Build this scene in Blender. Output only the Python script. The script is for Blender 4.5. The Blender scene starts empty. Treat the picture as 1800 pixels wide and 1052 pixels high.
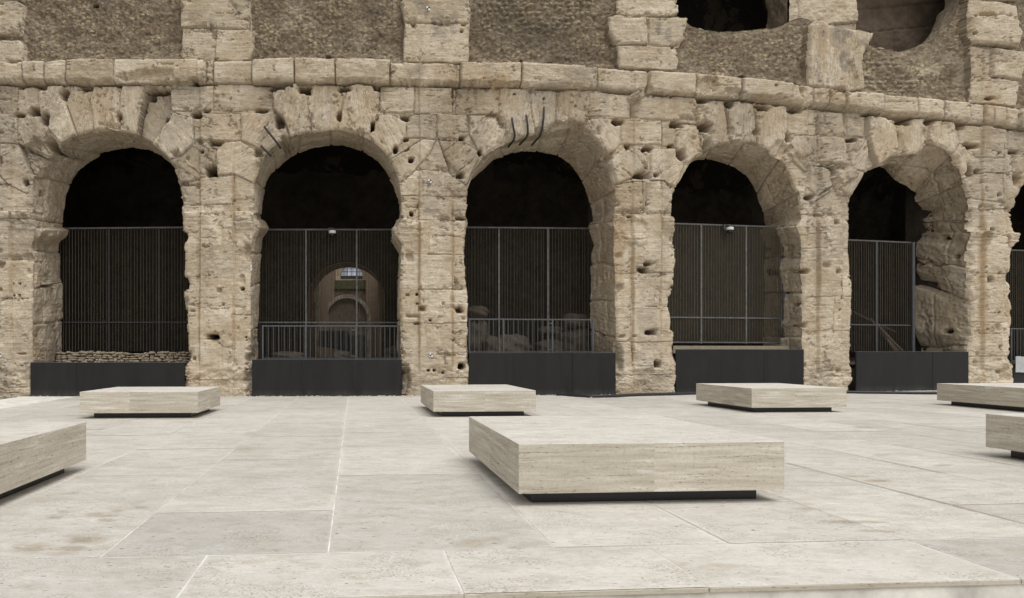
import bpy, math, random
import numpy as np
from mathutils import Vector, Matrix
R = math.radians
random.seed(7); rng = np.random.default_rng(11)
# ------------------------------------------------------------------ camera, world, sun, exposure
scene = bpy.context.scene
F = 1150.0; PX = 705.0; PY = 620.0; CH = 1.35        # focal (px of 1800), principal column, horizon row, eye height
cam_d = bpy.data.cameras.new('camera'); cam = bpy.data.objects.new('camera', cam_d)
scene.collection.objects.link(cam); scene.camera = cam
cam.location = (0, 0, CH); cam.rotation_euler = (R(90), 0, 0)
cam_d.lens = F / 1800 * 36; cam_d.sensor_width = 36
cam_d.shift_x = (900 - PX) / 1800; cam_d.shift_y = (PY - 526) / 1800
cam_d.clip_start = 0.05; cam_d.clip_end = 3000
SUN_EL, SUN_AZ = 64, 150                               # azimuth clockwise from +Y
world = bpy.data.worlds.new('World'); scene.world = world; world.use_nodes = True
wn = world.node_tree.nodes; wl = world.node_tree.links
sky = wn.new('ShaderNodeTexSky'); sky.sky_type = 'NISHITA'; sky.sun_disc = False
sky.sun_elevation = R(SUN_EL); sky.sun_rotation = R(SUN_AZ); sky.dust_density = 4; sky.air_density = 1.5
hs = wn.new('ShaderNodeHueSaturation'); hs.inputs['Saturation'].default_value = 0.12
wl.new(sky.outputs[0], hs.inputs['Color']); wl.new(hs.outputs[0], wn['Background'].inputs[0])
wn['Background'].inputs[1].default_value = 0.15
sd = bpy.data.lights.new('sun', 'SUN'); sun = bpy.data.objects.new('sun', sd); scene.collection.objects.link(sun)
sd.energy = 1.15; sd.angle = R(40); sd.color = (1, 0.98, 0.945)
sun.rotation_euler = (R(90 - SUN_EL), 0, R(180 - SUN_AZ))
scene.view_settings.view_transform = 'Standard'; scene.view_settings.look = 'None'
scene.view_settings.exposure = 0.0; scene.view_settings.gamma = 1
scene.render.engine = 'CYCLES'
scene.cycles.max_bounces = 6; scene.cycles.transparent_max_bounces = 12

# ------------------------------------------------------------------ helpers
COL = scene.collection
def tag(o, label=None, cat=None, group=None, kind=None):
    if label: o['label'] = label
    if cat: o['category'] = cat
    if group: o['group'] = group
    if kind: o['kind'] = kind
    return o
def empty(name, loc, rz=0):
    o = bpy.data.objects.new(name, None); COL.objects.link(o); o.location = loc; o.rotation_euler = (0, 0, rz)
    o.empty_display_size = .2
    return o
class MB:
    def __init__(s): s.v = []; s.f = []
    def add(s, vs, fs):
        n = len(s.v); s.v += [tuple(map(float, p)) for p in vs]; s.f += [tuple(i + n for i in f) for f in fs]
    def box(s, a, b):
        (x0, y0, z0), (x1, y1, z1) = a, b
        s.add([(x0,y0,z0),(x1,y0,z0),(x1,y1,z0),(x0,y1,z0),(x0,y0,z1),(x1,y0,z1),(x1,y1,z1),(x0,y1,z1)],
              [(0,3,2,1),(4,5,6,7),(0,1,5,4),(1,2,6,5),(2,3,7,6),(3,0,4,7)])
    def tube(s, pts, r, n=8, caps=True):
        pts = [Vector(p) for p in pts]; rs = r if isinstance(r, (list, tuple)) else [r] * len(pts)
        n0 = len(s.v); up = None
        for i, p in enumerate(pts):
            t = (pts[min(i + 1, len(pts) - 1)] - pts[max(i - 1, 0)]).normalized()
            a = t.orthogonal().normalized() if up is None else (up - t * up.dot(t)).normalized()
            up = a; b = t.cross(a)
            for k in range(n):
                q = p + (a * math.cos(2 * math.pi * k / n) + b * math.sin(2 * math.pi * k / n)) * rs[i]
                s.v.append(tuple(q))
        for i in range(len(pts) - 1):
            for k in range(n):
                s.f.append((n0 + i*n + k, n0 + i*n + (k+1) % n, n0 + (i+1)*n + (k+1) % n, n0 + (i+1)*n + k))
        if caps:
            s.f.append(tuple(n0 + k for k in range(n))[::-1]); m = n0 + (len(pts)-1)*n
            s.f.append(tuple(m + k for k in range(n)))
    def lathe(s, prof, c=(0,0,0), n=24):
        n0 = len(s.v)
        for r, z in prof:
            for k in range(n):
                a = 2*math.pi*k/n; s.v.append((c[0]+r*math.cos(a), c[1]+r*math.sin(a), c[2]+z))
        for i in range(len(prof)-1):
            for k in range(n):
                s.f.append((n0+i*n+k, n0+i*n+(k+1)%n, n0+(i+1)*n+(k+1)%n, n0+(i+1)*n+k))
    def build(s, name, mat, parent=None, smooth=False, bevel=0):
        me = bpy.data.meshes.new(name); me.from_pydata(s.v, [], s.f); me.update()
        if smooth: me.polygons.foreach_set('use_smooth', [True]*len(me.polygons))
        o = bpy.data.objects.new(name, me); COL.objects.link(o); me.materials.append(mat)
        if parent: o.parent = parent
        if bevel:
            m = o.modifiers.new('bevel', 'BEVEL'); m.width = bevel; m.segments = 2; m.limit_method = 'ANGLE'
        return o
def np_mesh(name, V, Q, mat, parent=None, attrs=None, smooth=True):
    me = bpy.data.meshes.new(name); nv, nq = len(V), len(Q)
    me.vertices.add(nv); me.vertices.foreach_set('co', V.astype(np.float32).ravel())
    me.loops.add(nq*4); me.loops.foreach_set('vertex_index', Q.astype(np.int32).ravel())
    me.polygons.add(nq); me.polygons.foreach_set('loop_start', np.arange(0, nq*4, 4, dtype=np.int32))
    me.polygons.foreach_set('loop_total', np.full(nq, 4, dtype=np.int32))
    me.polygons.foreach_set('use_smooth', np.full(nq, smooth, dtype=bool))
    me.update(calc_edges=True)
    for k, a in (attrs or {}).items():
        a = np.asarray(a, dtype=np.float32)
        if a.ndim == 2:
            at = me.attributes.new(k, 'FLOAT_VECTOR', 'POINT'); at.data.foreach_set('vector', a.ravel())
        else:
            at = me.attributes.new(k, 'FLOAT', 'POINT'); at.data.foreach_set('value', a.ravel())
    me.materials.append(mat)
    o = bpy.data.objects.new(name, me); COL.objects.link(o)
    if parent: o.parent = parent
    return o
# periodic noise images, sampled bilinearly
def fbm_tex(n=512, base=8, octs=6, gain=.5, seed=0):
    r = np.random.default_rng(seed); out = np.zeros((n, n)); amp = 1; tot = 0; g = base
    for o in range(octs):
        if g > n: break
        a = r.random((g, g)) * 2 - 1
        t = np.arange(n) * g / n; i = t.astype(int) % g; f = t - np.floor(t); f = f*f*(3-2*f); j = (i+1) % g
        ax = a[i] * (1-f)[:, None] + a[j] * f[:, None]
        out += amp * (ax[:, i] * (1-f)[None] + ax[:, j] * f[None]); tot += amp*amp; amp *= gain; g *= 2
    return out / math.sqrt(tot) * 1.7
TEX = [fbm_tex(seed=s) for s in range(5)]; TEXR = [fbm_tex(gain=.75, octs=7, seed=s+20) for s in range(3)]
def samp(T, x, y):
    n = T.shape[0]; x = np.asarray(x) % n; y = np.asarray(y) % n
    i = np.floor(x).astype(int); j = np.floor(y).astype(int); fx = x - i; fy = y - j
    i %= n; j %= n; i2 = (i+1) % n; j2 = (j+1) % n
    return (T[j,i]*(1-fx)+T[j,i2]*fx)*(1-fy) + (T[j2,i]*(1-fx)+T[j2,i2]*fx)*fy
def noise(k, x, y, wl):      # wl = wavelength of the coarsest octave, in the units of x, y
    return samp(TEX[k], np.asarray(x)*64/wl, np.asarray(y)*64/wl)
def rough(k, x, y, wl):
    return samp(TEXR[k], np.asarray(x)*64/wl, np.asarray(y)*64/wl)
def sstep(a, b, x):
    t = np.clip((x-a)/(b-a), 0, 1); return t*t*(3-2*t)
def poly_sdf(P, x, y):       # positive inside
    P = np.asarray(P, float); n = len(P); d2 = np.full(x.shape, 1e9); ins = np.zeros(x.shape, bool)
    for i in range(n):
        ax, ay = P[i]; bx, by = P[(i+1) % n]; ex, ey = bx-ax, by-ay
        t = np.clip(((x-ax)*ex + (y-ay)*ey) / max(ex*ex+ey*ey, 1e-9), 0, 1)
        d2 = np.minimum(d2, (x-ax-t*ex)**2 + (y-ay-t*ey)**2)
        if ay != by:
            c = ((ay > y) != (by > y)) & (x < (bx-ax)*(y-ay)/(by-ay)+ax); ins ^= c
    return np.where(ins, 1, -1) * np.sqrt(d2)

# ------------------------------------------------------------------ materials
def new_mat(name):
    m = bpy.data.materials.new(name); m.use_nodes = True; return m, m.node_tree.nodes, m.node_tree.links, m.node_tree.nodes['Principled BSDF']
class NT:
    def __init__(s, m): s.t = m.node_tree; s.n = s.t.nodes; s.l = s.t.links
    def set(s, sock, v):
        if isinstance(v, bpy.types.NodeSocket): s.l.new(v, sock)
        elif v is not None: sock.default_value = v
    def attr(s, name, vec=False):
        a = s.n.new('ShaderNodeAttribute'); a.attribute_name = name; return a.outputs['Vector' if vec else 'Fac']
    def noise(s, vec, scale, detail=4, rough=.55, dist=0):
        a = s.n.new('ShaderNodeTexNoise'); s.set(a.inputs['Vector'], vec); a.inputs['Scale'].default_value = scale
        a.inputs['Detail'].default_value = detail; a.inputs['Roughness'].default_value = rough; a.inputs['Distortion'].default_value = dist
        return a.outputs['Fac']
    def voro(s, vec, scale, feat='F1', out='Distance', rand=1):
        a = s.n.new('ShaderNodeTexVoronoi'); a.feature = feat; s.set(a.inputs['Vector'], vec); a.inputs['Scale'].default_value = scale
        a.inputs['Randomness'].default_value = rand; return a.outputs[out]
    def mapv(s, vec, scale=(1,1,1), loc=(0,0,0), rot=(0,0,0)):
        a = s.n.new('ShaderNodeMapping'); s.set(a.inputs['Vector'], vec); a.inputs['Scale'].default_value = scale
        a.inputs['Location'].default_value = loc; a.inputs['Rotation'].default_value = rot; return a.outputs[0]
    def ramp(s, f, a, b, lo=0., hi=1.):
        r = s.n.new('ShaderNodeMapRange'); s.set(r.inputs['Value'], f); r.inputs['From Min'].default_value = a
        r.inputs['From Max'].default_value = b; r.inputs['To Min'].default_value = lo; r.inputs['To Max'].default_value = hi
        return r.outputs[0]
    def mix(s, f, a, b, mode='MIX'):
        m = s.n.new('ShaderNodeMix'); m.data_type = 'RGBA'; m.blend_type = mode; s.set(m.inputs[0], f)
        for i, c in ((6, a), (7, b)):
            s.set(m.inputs[i], c if isinstance(c, bpy.types.NodeSocket) else (*c[:3], 1))
        return m.outputs[2]
    def math(s, op, a, b=0.):
        m = s.n.new('ShaderNodeMath'); m.operation = op; s.set(m.inputs[0], a); s.set(m.inputs[1], b); return m.outputs[0]
    def scale(s, col, f):
        return s.mix(1., col, s.comb(f), 'MULTIPLY')
    def comb(s, f):
        c = s.n.new('ShaderNodeCombineColor')
        for i in range(3): s.set(c.inputs[i], f)
        return c.outputs[0]
    def coord(s, kind='Object'):
        return s.n.new('ShaderNodeTexCoord').outputs[kind]
    def pos(s): return s.n.new('ShaderNodeNewGeometry').outputs['Position']
    def bump(s, h, strength, dist, prev=None):
        b = s.n.new('ShaderNodeBump'); b.inputs['Strength'].default_value = strength; b.inputs['Distance'].default_value = dist
        s.set(b.inputs['Height'], h)
        if prev: s.l.new(prev, b.inputs['Normal'])
        return b.outputs[0]
def simple_mat(name, col, rough_=.6, metal=0., var=.15, vs=4., bumps=0.):
    m, n, l, p = new_mat(name); t = NT(m); v = t.coord()
    f = t.ramp(t.noise(v, vs, 5, .65), .25, .75, 1-var, 1+var)
    t.set(p.inputs['Base Color'], t.scale(t.mix(0., col, col), f)); p.inputs['Roughness'].default_value = rough_; p.inputs['Metallic'].default_value = metal
    if bumps: t.set(p.inputs['Normal'], t.bump(t.noise(v, vs*6, 5, .7), .6, bumps))
    return m

def ancient_travertine():
    m, n, l, p = new_mat('ancient_travertine'); t = NT(m)
    tc = t.attr('tc', True); tone = t.attr('tone'); stain = t.attr('stain'); grey = t.attr('grey')
    lay = t.noise(t.mapv(tc, (1.1, 1, 13)), 1.6, 7, .62, .35)          # bedding
    lay2 = t.noise(t.mapv(tc, (1.5, 1, 34), (7,3,1)), 1.3, 6, .6, .25)
    big = t.noise(t.mapv(tc, (1,1,1.3), (3,1,9)), .75, 5, .6)
    mot = t.noise(t.mapv(tc, (1,1,1.6), (13,1,2)), 5., 7, .72)
    c = t.mix(t.ramp(lay, .38, .64), (.59,.502,.385), (.46,.376,.272))
    c = t.mix(t.ramp(lay2, .52, .62, 0, .65), c, (.66,.58,.45)); c = t.mix(t.ramp(lay2, .43, .35, 0, .5), c, (.31,.235,.15))
    c = t.mix(t.ramp(big, .47, .62, 0, .6), c, (.38,.29,.18)); c = t.mix(t.ramp(big, .44, .3, 0, .5), c, (.68,.61,.49))
    c = t.mix(t.ramp(mot, .54, .66, 0, .5), c, (.29,.225,.155))
    c = t.mix(t.ramp(mot, .45, .34, 0, .7), c, (.70,.63,.50))
    spk = t.noise(t.mapv(tc, (1,1,1.8), (3,3,8)), 24., 6, .82); c = t.mix(t.ramp(spk, .53, .64, 0, .36), c, (.27,.21,.14)); c = t.mix(t.ramp(spk, .46, .38, 0, .35), c, (.72,.65,.53))
    c = t.mix(t.math('MULTIPLY', t.math('MINIMUM', t.math('MULTIPLY', stain, 1.35), 1.), t.ramp(mot, .25, .6, .5, 1.)), c, (.37,.26,.145))
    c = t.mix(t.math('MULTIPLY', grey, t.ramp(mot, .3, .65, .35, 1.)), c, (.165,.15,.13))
    pit = t.ramp(t.noise(t.mapv(tc, (6, 1, 30), (1,5,3)), 1.3, 5, .62), .56, .61)
    pm = t.ramp(t.noise(t.mapv(tc, (.5, 1, 2.2), (9,5,3)), 1.2, 3, .5), .46, .58)
    pit = t.math('MULTIPLY', pit, pm)
    pit2 = t.ramp(t.noise(t.mapv(tc, (14, 1, 26), (1,5,13)), 1.6, 3, .6), .63, .68)
    pits = t.math('MAXIMUM', pit, pit2)
    c = t.mix(t.math('MULTIPLY', pits, .62), c, (.10,.072,.05))
    c = t.scale(c, t.ramp(tone, -1, 1, .70, 1.18))
    t.set(p.inputs['Base Color'], c); p.inputs['Roughness'].default_value = .93; p.inputs['Specular IOR Level'].default_value = .2
    b = t.bump(lay, .4, .025); b = t.bump(mot, .7, .022, b); b = t.bump(t.noise(tc, 22, 6, .75), .7, .015, b); b = t.bump(pits, -1., .03, b)
    t.set(p.inputs['Normal'], b); return m
def rubble_mat():
    m, n, l, p = new_mat('roman_rubble_core'); t = NT(m); tc = t.attr('tc', True); tone = t.attr('tone'); grey = t.attr('grey'); st = t.attr('stain')
    wv = n.new('ShaderNodeVectorMath'); wv.operation = 'ADD'; nz = n.new('ShaderNodeTexNoise'); l.new(tc, nz.inputs['Vector']); nz.inputs['Scale'].default_value = 5; sc_ = n.new('ShaderNodeVectorMath'); sc_.operation = 'SCALE'; sc_.inputs['Scale'].default_value = .12; l.new(nz.outputs['Color'], sc_.inputs[0]); l.new(tc, wv.inputs[0]); l.new(sc_.outputs[0], wv.inputs[1]); wt = wv.outputs[0]
    peb = t.voro(t.mapv(wt, (1,1,1.75)), 6.5, rand=.7); pebc = t.voro(t.mapv(wt, (1,1,1.75)), 6.5, out='Color', rand=.7)
    sep = n.new('ShaderNodeSeparateColor'); l.new(pebc, sep.inputs[0])
    big = t.noise(tc, 1.0, 6, .65); mot = t.noise(tc, 9., 7, .75)
    c = t.mix(t.ramp(mot, .40, .60), (.105,.08,.055), (.30,.245,.175))
    c = t.mix(t.math('MULTIPLY', t.ramp(sep.outputs[0], .5, .7), t.ramp(peb, .48, .3)), c, (.42,.335,.205))
    c = t.mix(t.ramp(big, .42, .6, 0, .55), c, (.15,.11,.075)); c = t.mix(t.ramp(t.noise(t.mapv(tc, (1,1,1), (4,4,4)), .8, 6, .7), .5, .62, 0, .4), c, (.34,.29,.215))
    c = t.mix(t.math('MULTIPLY', t.ramp(t.noise(tc, 30, 3, .6), .68, .72), .6), c, (.55,.5,.42))
    c = t.mix(st, c, (.47,.40,.29)); c = t.mix(grey, c, (.10,.085,.065))
    c = t.scale(c, t.ramp(tone, -1, 1, .8, 1.2))
    t.set(p.inputs['Base Color'], c); p.inputs['Roughness'].default_value = .97; p.inputs['Specular IOR Level'].default_value = .15
    b = t.bump(t.ramp(peb, .1, .55), -1., .05); b = t.bump(mot, .7, .03, b); b = t.bump(t.noise(tc, 40, 4, .75), .7, .015, b)
    t.set(p.inputs['Normal'], b); return m
def cut_travertine(name, vein=1., warm=0., topface=False):     # bench stone, layered on vertical faces
    m, n, l, p = new_mat(name); t = NT(m); v = t.coord(); tone = t.attr('tone')
    wob = t.noise(t.mapv(v, (1,1,.3)), 3.5, 7, .7)
    sx = n.new('ShaderNodeSeparateXYZ'); l.new(v, sx.inputs[0])
    cx = n.new('ShaderNodeCombineXYZ'); l.new(sx.outputs[0], cx.inputs[0]); l.new(sx.outputs[1], cx.inputs[1])
    l.new(t.math('ADD', sx.outputs[2], t.math('ADD', t.math('MULTIPLY', wob, .035), t.math('MULTIPLY', tone, 1.7))), cx.inputs[2])
    w = cx.outputs[0]
    a = t.noise(t.mapv(w, (.8,.8,13)), 1.5, 8, .62, .3); b = t.noise(t.mapv(w, (1.3,1.3,40), (3,2,1)), 1.2, 6, .7, .4)
    fine = t.noise(v, 28, 6, .75)
    c = t.mix(t.ramp(a, .40, .62), (.605,.56,.47), (.475,.425,.34))
    c = t.mix(t.ramp(b, .54, .64, 0, .6), c, (.37,.31,.235))
    c = t.mix(t.ramp(a, .43, .34, 0, .8), c, (.70,.67,.61))
    c = t.mix(t.ramp(fine, .5, .68, 0, .5), c, (.34,.29,.23))
    pit = t.math('MULTIPLY', t.ramp(t.noise(t.mapv(w, (15,15,60), (1,5,3)), 1.6, 4, .6), .57, .61), t.ramp(b, .50, .57))
    c = t.mix(t.math('MULTIPLY', pit, .75), c, (.12,.09,.06))
    c = t.scale(c, t.ramp(tone, -1, 1, .93, 1.05))
    t.set(p.inputs['Base Color'], c); p.inputs['Roughness'].default_value = .72; p.inputs['Specular IOR Level'].default_value = .3
    bb = t.bump(pit, -1, .012); bb = t.bump(fine, .35, .004, bb); t.set(p.inputs['Normal'], bb)
    return m
def paving_mat(name='paving_travertine', mul=1.):
    m, n, l, p = new_mat(name); t = NT(m); v = t.coord(); tone = t.attr('tone'); stain = t.attr('stain')
    sx = n.new('ShaderNodeSeparateXYZ'); l.new(v, sx.inputs[0])
    cx = n.new('ShaderNodeCombineXYZ'); l.new(sx.outputs[0], cx.inputs[0]); l.new(sx.outputs[1], cx.inputs[1]); l.new(t.math('MULTIPLY', tone, 7.), cx.inputs[2])
    w = cx.outputs[0]
    big = t.noise(t.mapv(w, (1,1.6,1)), .9, 6, .65, .4); mid = t.noise(t.mapv(w, (1,2.,1), (4,4,0)), 3.2, 7, .72, .3); fine = t.noise(v, 60, 5, .75)
    c = t.mix(t.ramp(big, .32, .68), (.665,.632,.575), (.555,.522,.465))
    c = t.mix(t.ramp(mid, .51, .6, 0, .6), c, (.475,.437,.38))
    c = t.mix(t.ramp(mid, .44, .34, 0, .45), c, (.76,.745,.715))
    # ochre smears
    sm = t.ramp(t.noise(t.mapv(w, (1.2,3.2,1), (9,1,0)), 1.7, 7, .72, .8), .56, .68)
    c = t.mix(t.math('MULTIPLY', sm, .42), c, (.42,.33,.20))
    c = t.mix(t.math('MULTIPLY', t.attr('dust'), t.ramp(mid, .35, .6)), c, (.80,.78,.73))
    c = t.mix(t.math('MULTIPLY', stain, t.ramp(t.noise(t.mapv(w, (1,2.,1), (6,6,1)), 7., 8, .8), .36, .50)), c, t.mix(t.ramp(mid,.35,.6), (.40,.31,.19), (.30,.235,.15)))
    grp = t.ramp(t.noise(t.mapv(w, (1.,1.4,1), (2,7,0)), 1.6, 4, .6), .5, .6)
    pit = t.math('MULTIPLY', t.ramp(t.noise(t.mapv(w, (32,64,1)), 1.7, 4, .65), .56, .60), grp)
    pit2 = t.ramp(t.noise(t.mapv(w, (11,22,1), (5,5,5)), 1.7, 3, .5), .67, .70)
    pit = t.math('MAXIMUM', pit, pit2)
    c = t.mix(t.math('MULTIPLY', pit, .8), c, (.17,.13,.085))
    c = t.mix(t.ramp(fine, .5, .66, 0, .4), c, (.40,.36,.30)); c = t.mix(t.ramp(t.noise(t.mapv(w, (1,2.2,1), (2,8,1)), 14., 7, .75), .5, .6, 0, .5), c, (.47,.435,.37))
    c = t.scale(c, t.ramp(tone, -1, 1, .80*mul, 1.08*mul))
    t.set(p.inputs['Base Color'], c); p.inputs['Roughness'].default_value = .78; p.inputs['Specular IOR Level'].default_value = .3
    b = t.bump(pit, -1, .01); b = t.bump(fine, .3, .003, b); b = t.bump(mid, .25, .012, b); t.set(p.inputs['Normal'], b)
    return m
def brick_mat():
    m, n, l, p = new_mat('roman_brick'); t = NT(m); v = t.coord()
    sx = n.new('ShaderNodeSeparateXYZ'); l.new(v, sx.inputs[0]); cx = n.new('ShaderNodeCombineXYZ')
    l.new(t.math('ADD', sx.outputs[0], sx.outputs[1]), cx.inputs[0]); l.new(sx.outputs[2], cx.inputs[1])
    b = n.new('ShaderNodeTexBrick'); l.new(cx.outputs[0], b.inputs['Vector']); b.inputs['Scale'].default_value = 1
    b.inputs['Brick Width'].default_value = .3; b.inputs['Row Height'].default_value = .075; b.inputs['Mortar Size'].default_value = .012
    b.inputs['Color1'].default_value = (.42,.27,.17,1); b.inputs['Color2'].default_value = (.32,.215,.14,1); b.inputs['Mortar'].default_value = (.28,.235,.175,1)
    mo = t.noise(v, 2.5, 6, .7)
    c = t.mix(t.ramp(mo, .4, .65, 0, .5), b.outputs[0], (.26,.21,.15))
    t.set(p.inputs['Base Color'], c); p.inputs['Roughness'].default_value = .95
    bb = t.bump(b.outputs['Fac'], -.8, .02); bb = t.bump(t.noise(v, 14, 6, .75), .8, .05, bb); t.set(p.inputs['Normal'], bb); return m
def panel_mat():
    m, n, l, p = new_mat('dark_steel_panel'); t = NT(m); v = t.coord()
    st_ = t.noise(t.mapv(v, (2.5,1,.5)), 1.3, 7, .75); fn = t.noise(v, 45, 4, .7); sc = t.ramp(t.noise(t.mapv(v, (1,1,9), (0,0,0), (0,.5,0)), 2.6, 8, .8), .62, .70)
    c = t.mix(t.ramp(st_, .35, .65), (.0115,.0115,.012), (.022,.0215,.021)); c = t.mix(t.ramp(fn, .5, .75, 0, .5), c, (.035,.034,.032)); c = t.mix(t.math('MULTIPLY', sc, .35), c, (.10,.098,.09))
    sx = n.new('ShaderNodeSeparateXYZ'); l.new(v, sx.inputs[0])
    du = t.math('MULTIPLY', t.ramp(sx.outputs[2], .22, .0), t.ramp(st_, .35, .7)); c = t.mix(t.math('MULTIPLY', du, .45), c, (.14,.125,.10))
    t.set(p.inputs['Base Color'], c); t.set(p.inputs['Roughness'], t.ramp(st_, .3, .7, .55, .8)); p.inputs['Specular IOR Level'].default_value = .25
    t.set(p.inputs['Normal'], t.bump(st_, .15, .02)); return m
def vault_mat():  # near-black base stands in for deep shade; paler patches are old plaster
    m, n, l, p = new_mat('shade_black_vault'); t = NT(m); v = t.coord()
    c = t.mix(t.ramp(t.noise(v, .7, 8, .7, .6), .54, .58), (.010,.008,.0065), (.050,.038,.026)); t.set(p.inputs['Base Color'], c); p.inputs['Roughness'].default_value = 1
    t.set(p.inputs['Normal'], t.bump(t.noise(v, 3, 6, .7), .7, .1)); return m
def netting_mat(fac, col):
    m, n, l, p = new_mat('fine_wire_netting'); t = NT(m)
    tr = n.new('ShaderNodeBsdfTransparent'); mx = n.new('ShaderNodeMixShader'); p.inputs['Base Color'].default_value = (*col, 1)
    p.inputs['Roughness'].default_value = .9; p.inputs['Specular IOR Level'].default_value = .1
    v = t.coord(); f = t.ramp(t.noise(t.mapv(v, (1,1,.35)), 3., 5, .7), .3, .7, fac*.8, fac*1.2)
    t.set(mx.inputs[0], f); l.new(tr.outputs[0], mx.inputs[1]); l.new(p.outputs[0], mx.inputs[2]); l.new(mx.outputs[0], n['Material Output'].inputs[0])
    return m
M = dict(trav=ancient_travertine(), rubble=rubble_mat(), bench=cut_travertine('bench_travertine'), pave=paving_mat(), benchtop=paving_mat('bench_top_travertine', 1.1),  # bench tops coloured lighter, standing in for stronger light from above
    brick=brick_mat(), grout=simple_mat('pale_grout', (.70,.67,.61), .9, 0, .4, 3.), net=netting_mat(.18, (.05,.043,.032)), net4=netting_mat(.40, (.085,.073,.053)),
    panel=panel_mat(), plinth=simple_mat('black_plinth', (.012,.012,.013), .35, 0, .3, 5),
    steel=simple_mat('galvanised_steel', (.13,.128,.12), .7, .2, .5, 9), wire=simple_mat('mesh_bar', (.095,.08,.058), .8, 0, .3, 4),
    rail=simple_mat('railing_paint', (.085,.088,.095), .5, .2, .25, 8), iron=simple_mat('old_iron', (.035,.033,.032), .7, .2, .4, 20, .01),
    hose=simple_mat('black_hose', (.015,.015,.017), .5, 0, .3, 8), white=simple_mat('white_plastic', (.72,.72,.70), .4, 0, .05),
    black=simple_mat('black_plastic', (.012,.012,.013), .15, 0, .1), boulder=simple_mat('fallen_stone', (.17,.145,.11), .95, 0, .4, 3., .05),
    inner=simple_mat('dark_inner_masonry', (.05,.041,.032), .97, 0, .6, 1.2, .12), near_black=vault_mat(), wood=simple_mat('old_timber', (.17,.135,.10), .9, 0, .3, 6, .01),  # inner and vault: darkness of the rooms put into the colour
    tarp=simple_mat('dark_tarpaulin', (.045,.05,.06), .7, 0, .3, 4, .02), moss=simple_mat('green_moss', (.10,.105,.045), 1, 0, .7, 5, .08),
    soil=simple_mat('earth_floor', (.12,.095,.07), 1, 0, .4, 2, .04), sheet=simple_mat('white_sheet', (.40,.41,.41), .8, 0, .2, 5, .03),
    ground=simple_mat('ground_earth', (.36,.33,.28), 1, 0, .2, .6, .03), batten=simple_mat('tan_batten', (.42,.36,.26), .85, 0, .2, 8))
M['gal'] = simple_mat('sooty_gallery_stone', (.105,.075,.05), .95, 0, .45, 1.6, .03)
gm, gn, gl, gp = new_mat('sky_glow_glass'); gp.inputs['Base Color'].default_value = (.55,.58,.64,1); gp.inputs['Roughness'].default_value = .12
gp.inputs['Emission Color'].default_value = (.62,.68,.80,1); gp.inputs['Emission Strength'].default_value = .32; M['glass'] = gm  # emission stands in for sky light reflected in the glass
gl2 = gm.copy(); gl2.name = 'sky_glow_pane'; gl2.node_tree.nodes['Principled BSDF'].inputs['Emission Strength'].default_value = .6; M['glowpane'] = gl2  # same glass with a stronger painted glow

# ------------------------------------------------------------------ facade plan: depth of the reference face against image column
_cx = np.array([-200, 0, 250, 450, 763, 1132, 1452, 1740, 2050.]); _cr = np.array([1.006, .999, .996, .998, 1.008, 1.041, 1.103, 1.186, 1.31])
_pc = np.polyfit(_cx, _cr, 4)
Z0 = F / 57.0
def ZF(x): return Z0 * np.polyval(_pc, x)
def wp(px, py, Z): return np.stack(np.broadcast_arrays((px-PX)/F*Z, Z, CH+(PY-py)/F*Z), -1)
def V3(px, py, Z): return Vector(((px-PX)/F*Z, Z, CH+(PY-py)/F*Z))
def gnd(px, py, z=0.): Z = F*(CH-z)/(py-PY); return Vector(((px-PX)/F*Z, Z, z))
def outn(px):                                         # outward horizontal normal of the facade
    e = 1.; a = wp(px-e, PY, ZF(px-e)); b = wp(px+e, PY, ZF(px+e)); t = b-a; t = t/np.linalg.norm(t, axis=-1, keepdims=True)
    return np.stack([t[...,1], -t[...,0], 0*t[...,0]], -1)

S = 2.923
def cr(ox, oy, pts, s=S): return [(ox+a/s, oy+b/s) for a, b in pts]
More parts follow.
